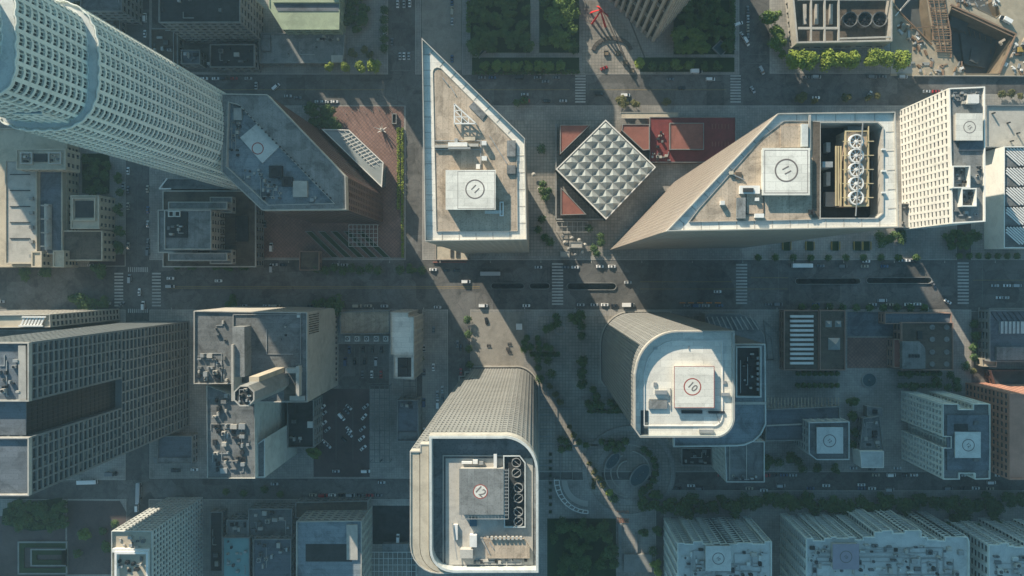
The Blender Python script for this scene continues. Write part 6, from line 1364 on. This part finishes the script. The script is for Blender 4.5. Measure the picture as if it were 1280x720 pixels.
cars([(864, 607, 0, 'white'), (955, 613, 0, 'white'), (976, 607, 0, 'silver', 'van'), (1033, 607, 0, 'white'), (1077, 606, 0, 'white'), (1112, 612, 0, 'silver', 'van'), (1067, 585, 0, 'silver'), (1122, 585, 0, 'silver'), (1239, 603, 0, 'white', 'van'), (1090, 586, 0, 'black')], '%s vehicle along the dark street above the apartment blocks, a %s', 'vehicles above the apartment blocks')
cars([(608, 401, -80, 'black')], '%s vehicle alone on the sunlit paving below the avenue, a %s', 'lone vehicle below the avenue')
# parked and queuing cars in the shade, row by row
rc = random.Random(21)
def row(x0, x1, y, n, ang, where, group, vert=False, jit=.6):
    pts = sorted(rc.uniform(x0, x1) for _ in range(n)); out = []; last = -99
    for p in pts:
        p = max(p, last + 11.5)
        if p > x1 + 4: break
        last = p; c = rc.choice(['white', 'silver', 'grey', 'black', 'black', 'blue', 'red', 'beige', 'grey', 'silver']); kd = rc.choice(['car', 'car', 'car', 'car', 'van'])
        out.append((y + rc.uniform(-jit, jit) * .4, p, ang, c, kd) if vert else (p, y + rc.uniform(-jit, jit) * .4, ang, c, kd))
    cars(out, '%s vehicle ' + where + ', a %s', group)
row(225, 470, 331, 8, 0, 'from the brick junction along the upper kerb of the avenue', 'upper kerb row west')
row(300, 520, 382.5, 8, 0, 'along the lower kerb beneath the slab roofed block', 'lower kerb row west')
row(820, 900, 382, 4, 0, 'on the kerb under the white roofed tower', 'kerb row under the white roofed tower')
row(945, 1190, 380.5, 8, 0, 'on the kerb lane of the brown galleries', 'kerb row at the galleries')
row(1010, 1120, 332.5, 4, 0, 'in the lane right after the white avenue bus', 'lane after the white bus')
row(200, 330, 98, 6, 0, 'on the shaded street under the dark roofs', 'row under the dark roofs')
row(600, 710, 97, 5, 0, 'at the kerb of the fountain park', 'row by the fountain park')
row(600, 712, 126, 4, 0, 'in the lane across from the fountain park', 'lane across from the park')
row(985, 1130, 96, 5, 0, 'parked beneath the bright street trees', 'row beneath the bright trees')
row(1130, 1280, 114, 4, 0, 'on the street between dig and parking garage', 'row between dig and garage')
row(0, 130, 331.5, 5, 0, 'at the library kerb', 'row at the library')
row(520, 780, 603, 0, 0, '', '')
row(200, 505, 619, 9, 0, 'at the lower kerb of the lower street', 'lower street parked row')
row(835, 1270, 594, 13, 0, 'parked under the helipad building and gridded apartments', 'upper kerb of the dark street')
row(840, 1270, 610.5, 10, 0, 'parked before the dark tree row', 'lower kerb of the dark street')
row(140, 320, 160, 6, 90, 'down the library side street', 'library side street row', vert=True)
row(140, 320, 184.5, 6, 90, 'down the kerb of the stepped building', 'stepped building side row', vert=True)
row(395, 590, 530, 7, 90, 'down the narrow road beside the rimmed building', 'narrow road row', vert=True)
row(395, 560, 576, 5, 90, 'on the ramp next to the tower numbered 12', 'ramp row', vert=True)
row(0, 85, 935, 4, 90, 'coming down to the upper junction', 'upper junction queue', vert=True)
row(0, 80, 565, 4, 90, 'on the pale top ramp', 'top ramp row', vert=True)
for k, y in enumerate((437, 452, 468)): row(430, 482, y, 4, 90, 'on the shaded deck, in its %s row' % ordn(k), 'shaded deck row %s' % ordn(k))
# benches/tables on the sunlit paving
for k, (x, y) in enumerate(((611, 432), (637, 430), (637, 440), (635, 436))):
    c = P(x, y); o = thing('picnic_table', '%s dark picnic table on the sunlit paving below the avenue' % ordn(k), 'table', (*c, .19), 'picnic tables'); MB().box(c[0] - 1.2, c[1] - .4, .85, c[0] + 1.2, c[1] + .4, .95).build('tabletop', M['darkmetal'], o)
    for s in (-.8, .8): MB().box(c[0] - 1.2, c[1] + s - .15, .55, c[0] + 1.2, c[1] + s + .15, .62).build('bench', M['darkmetal'], o)
    for s in (-.9, .9): MB().box(c[0] + s - .06, c[1] - .9, .19, c[0] + s + .06, c[1] + .9, .549).build('leg', M['darkmetal'], o)
# street lamps on the avenue
n = 0
for k in range(17):
    for side, y in ((1, 323.5), (-1, 389)):
        x = 222 + 62 * k + (side > 0) * 20
        if 535 < x < 600 and side < 0 or 740 < x < 930 and side < 0: continue
        c = P(x, y); o = thing('street_lamp', '%s street lamp from the brick junction on the %s kerb of the avenue' % (ordn(k), 'upper' if side > 0 else 'lower'), 'street lamp', (*c, .15), 'avenue street lamps')
        MB().tube((*c, .15), (*c, 8), .12, .08, 6).build('pole', M['metal'], o); MB().bar((*c, 8), (c[0], c[1] - side * 2.2, 8.3), .12, .12).build('arm', M['metal'], o)
        MB().box(c[0] - .2, c[1] - side * 2.2 - .4, 8.2, c[0] + .2, c[1] - side * 2.2 + .4, 8.4).build('lamp_head', M['lightconc'], o)

# ================================================================== LIGHT
SUN_EL, SUN_AZ = 20.0, -30.7
wd = bpy.data.worlds.new('World'); S.world = wd; wd.use_nodes = True
nt = wd.node_tree; bg = nt.nodes['Background']; sk = nt.nodes.new('ShaderNodeTexSky'); sk.sky_type = 'NISHITA'; sk.sun_disc = False
sk.sun_elevation = R_(SUN_EL); sk.sun_rotation = R_(SUN_AZ); sk.air_density = 1.0; sk.dust_density = 0.35; sk.ozone_density = 1.2
tn = nt.nodes.new('ShaderNodeMix'); tn.data_type = 'RGBA'; tn.blend_type = 'MULTIPLY'; tn.inputs['Factor'].default_value = 1; tn.inputs['B'].default_value = (.68, 1, .95, 1)
nt.links.new(sk.outputs[0], tn.inputs['A']); nt.links.new(tn.outputs['Result'], bg.inputs[0]); bg.inputs[1].default_value = .1
sd = bpy.data.lights.new('sun', 'SUN'); sd.energy = 5.0; sd.angle = R_(.5); sd.color = (1, .86, .68)
so = bpy.data.objects.new('sun', sd); COL.objects.link(so)
az = R_(SUN_AZ); el = R_(SUN_EL)
so.rotation_euler = Vector((math.sin(az) * math.cos(el), math.cos(az) * math.cos(el), math.sin(el))).to_track_quat('Z', 'Y').to_euler()
so.location = (-200, 300, 400)
HAZE = 0.00012
if HAZE:
    hm = bpy.data.materials.new('haze'); hm.use_nodes = True; t = hm.node_tree; t.nodes.remove(t.nodes['Principled BSDF'])
    pv = t.nodes.new('ShaderNodeVolumePrincipled'); pv.inputs['Color'].default_value = (.5, .8, 1, 1); pv.inputs['Density'].default_value = HAZE; pv.inputs['Anisotropy'].default_value = .2
    t.links.new(pv.outputs[0], t.nodes['Material Output'].inputs['Volume'])
    o = MB().box(-2700, -2700, -20, 2700, 2700, 495).build('haze', hm); o['kind'] = 'stuff'
S.view_settings.view_transform = 'Standard'; S.view_settings.look = 'None'; S.view_settings.gamma = 1; S.view_settings.exposure = 0.9
S.cycles.max_bounces = 5; S.cycles.diffuse_bounces = 3; S.cycles.glossy_bounces = 3
S.cycles.use_denoising = True
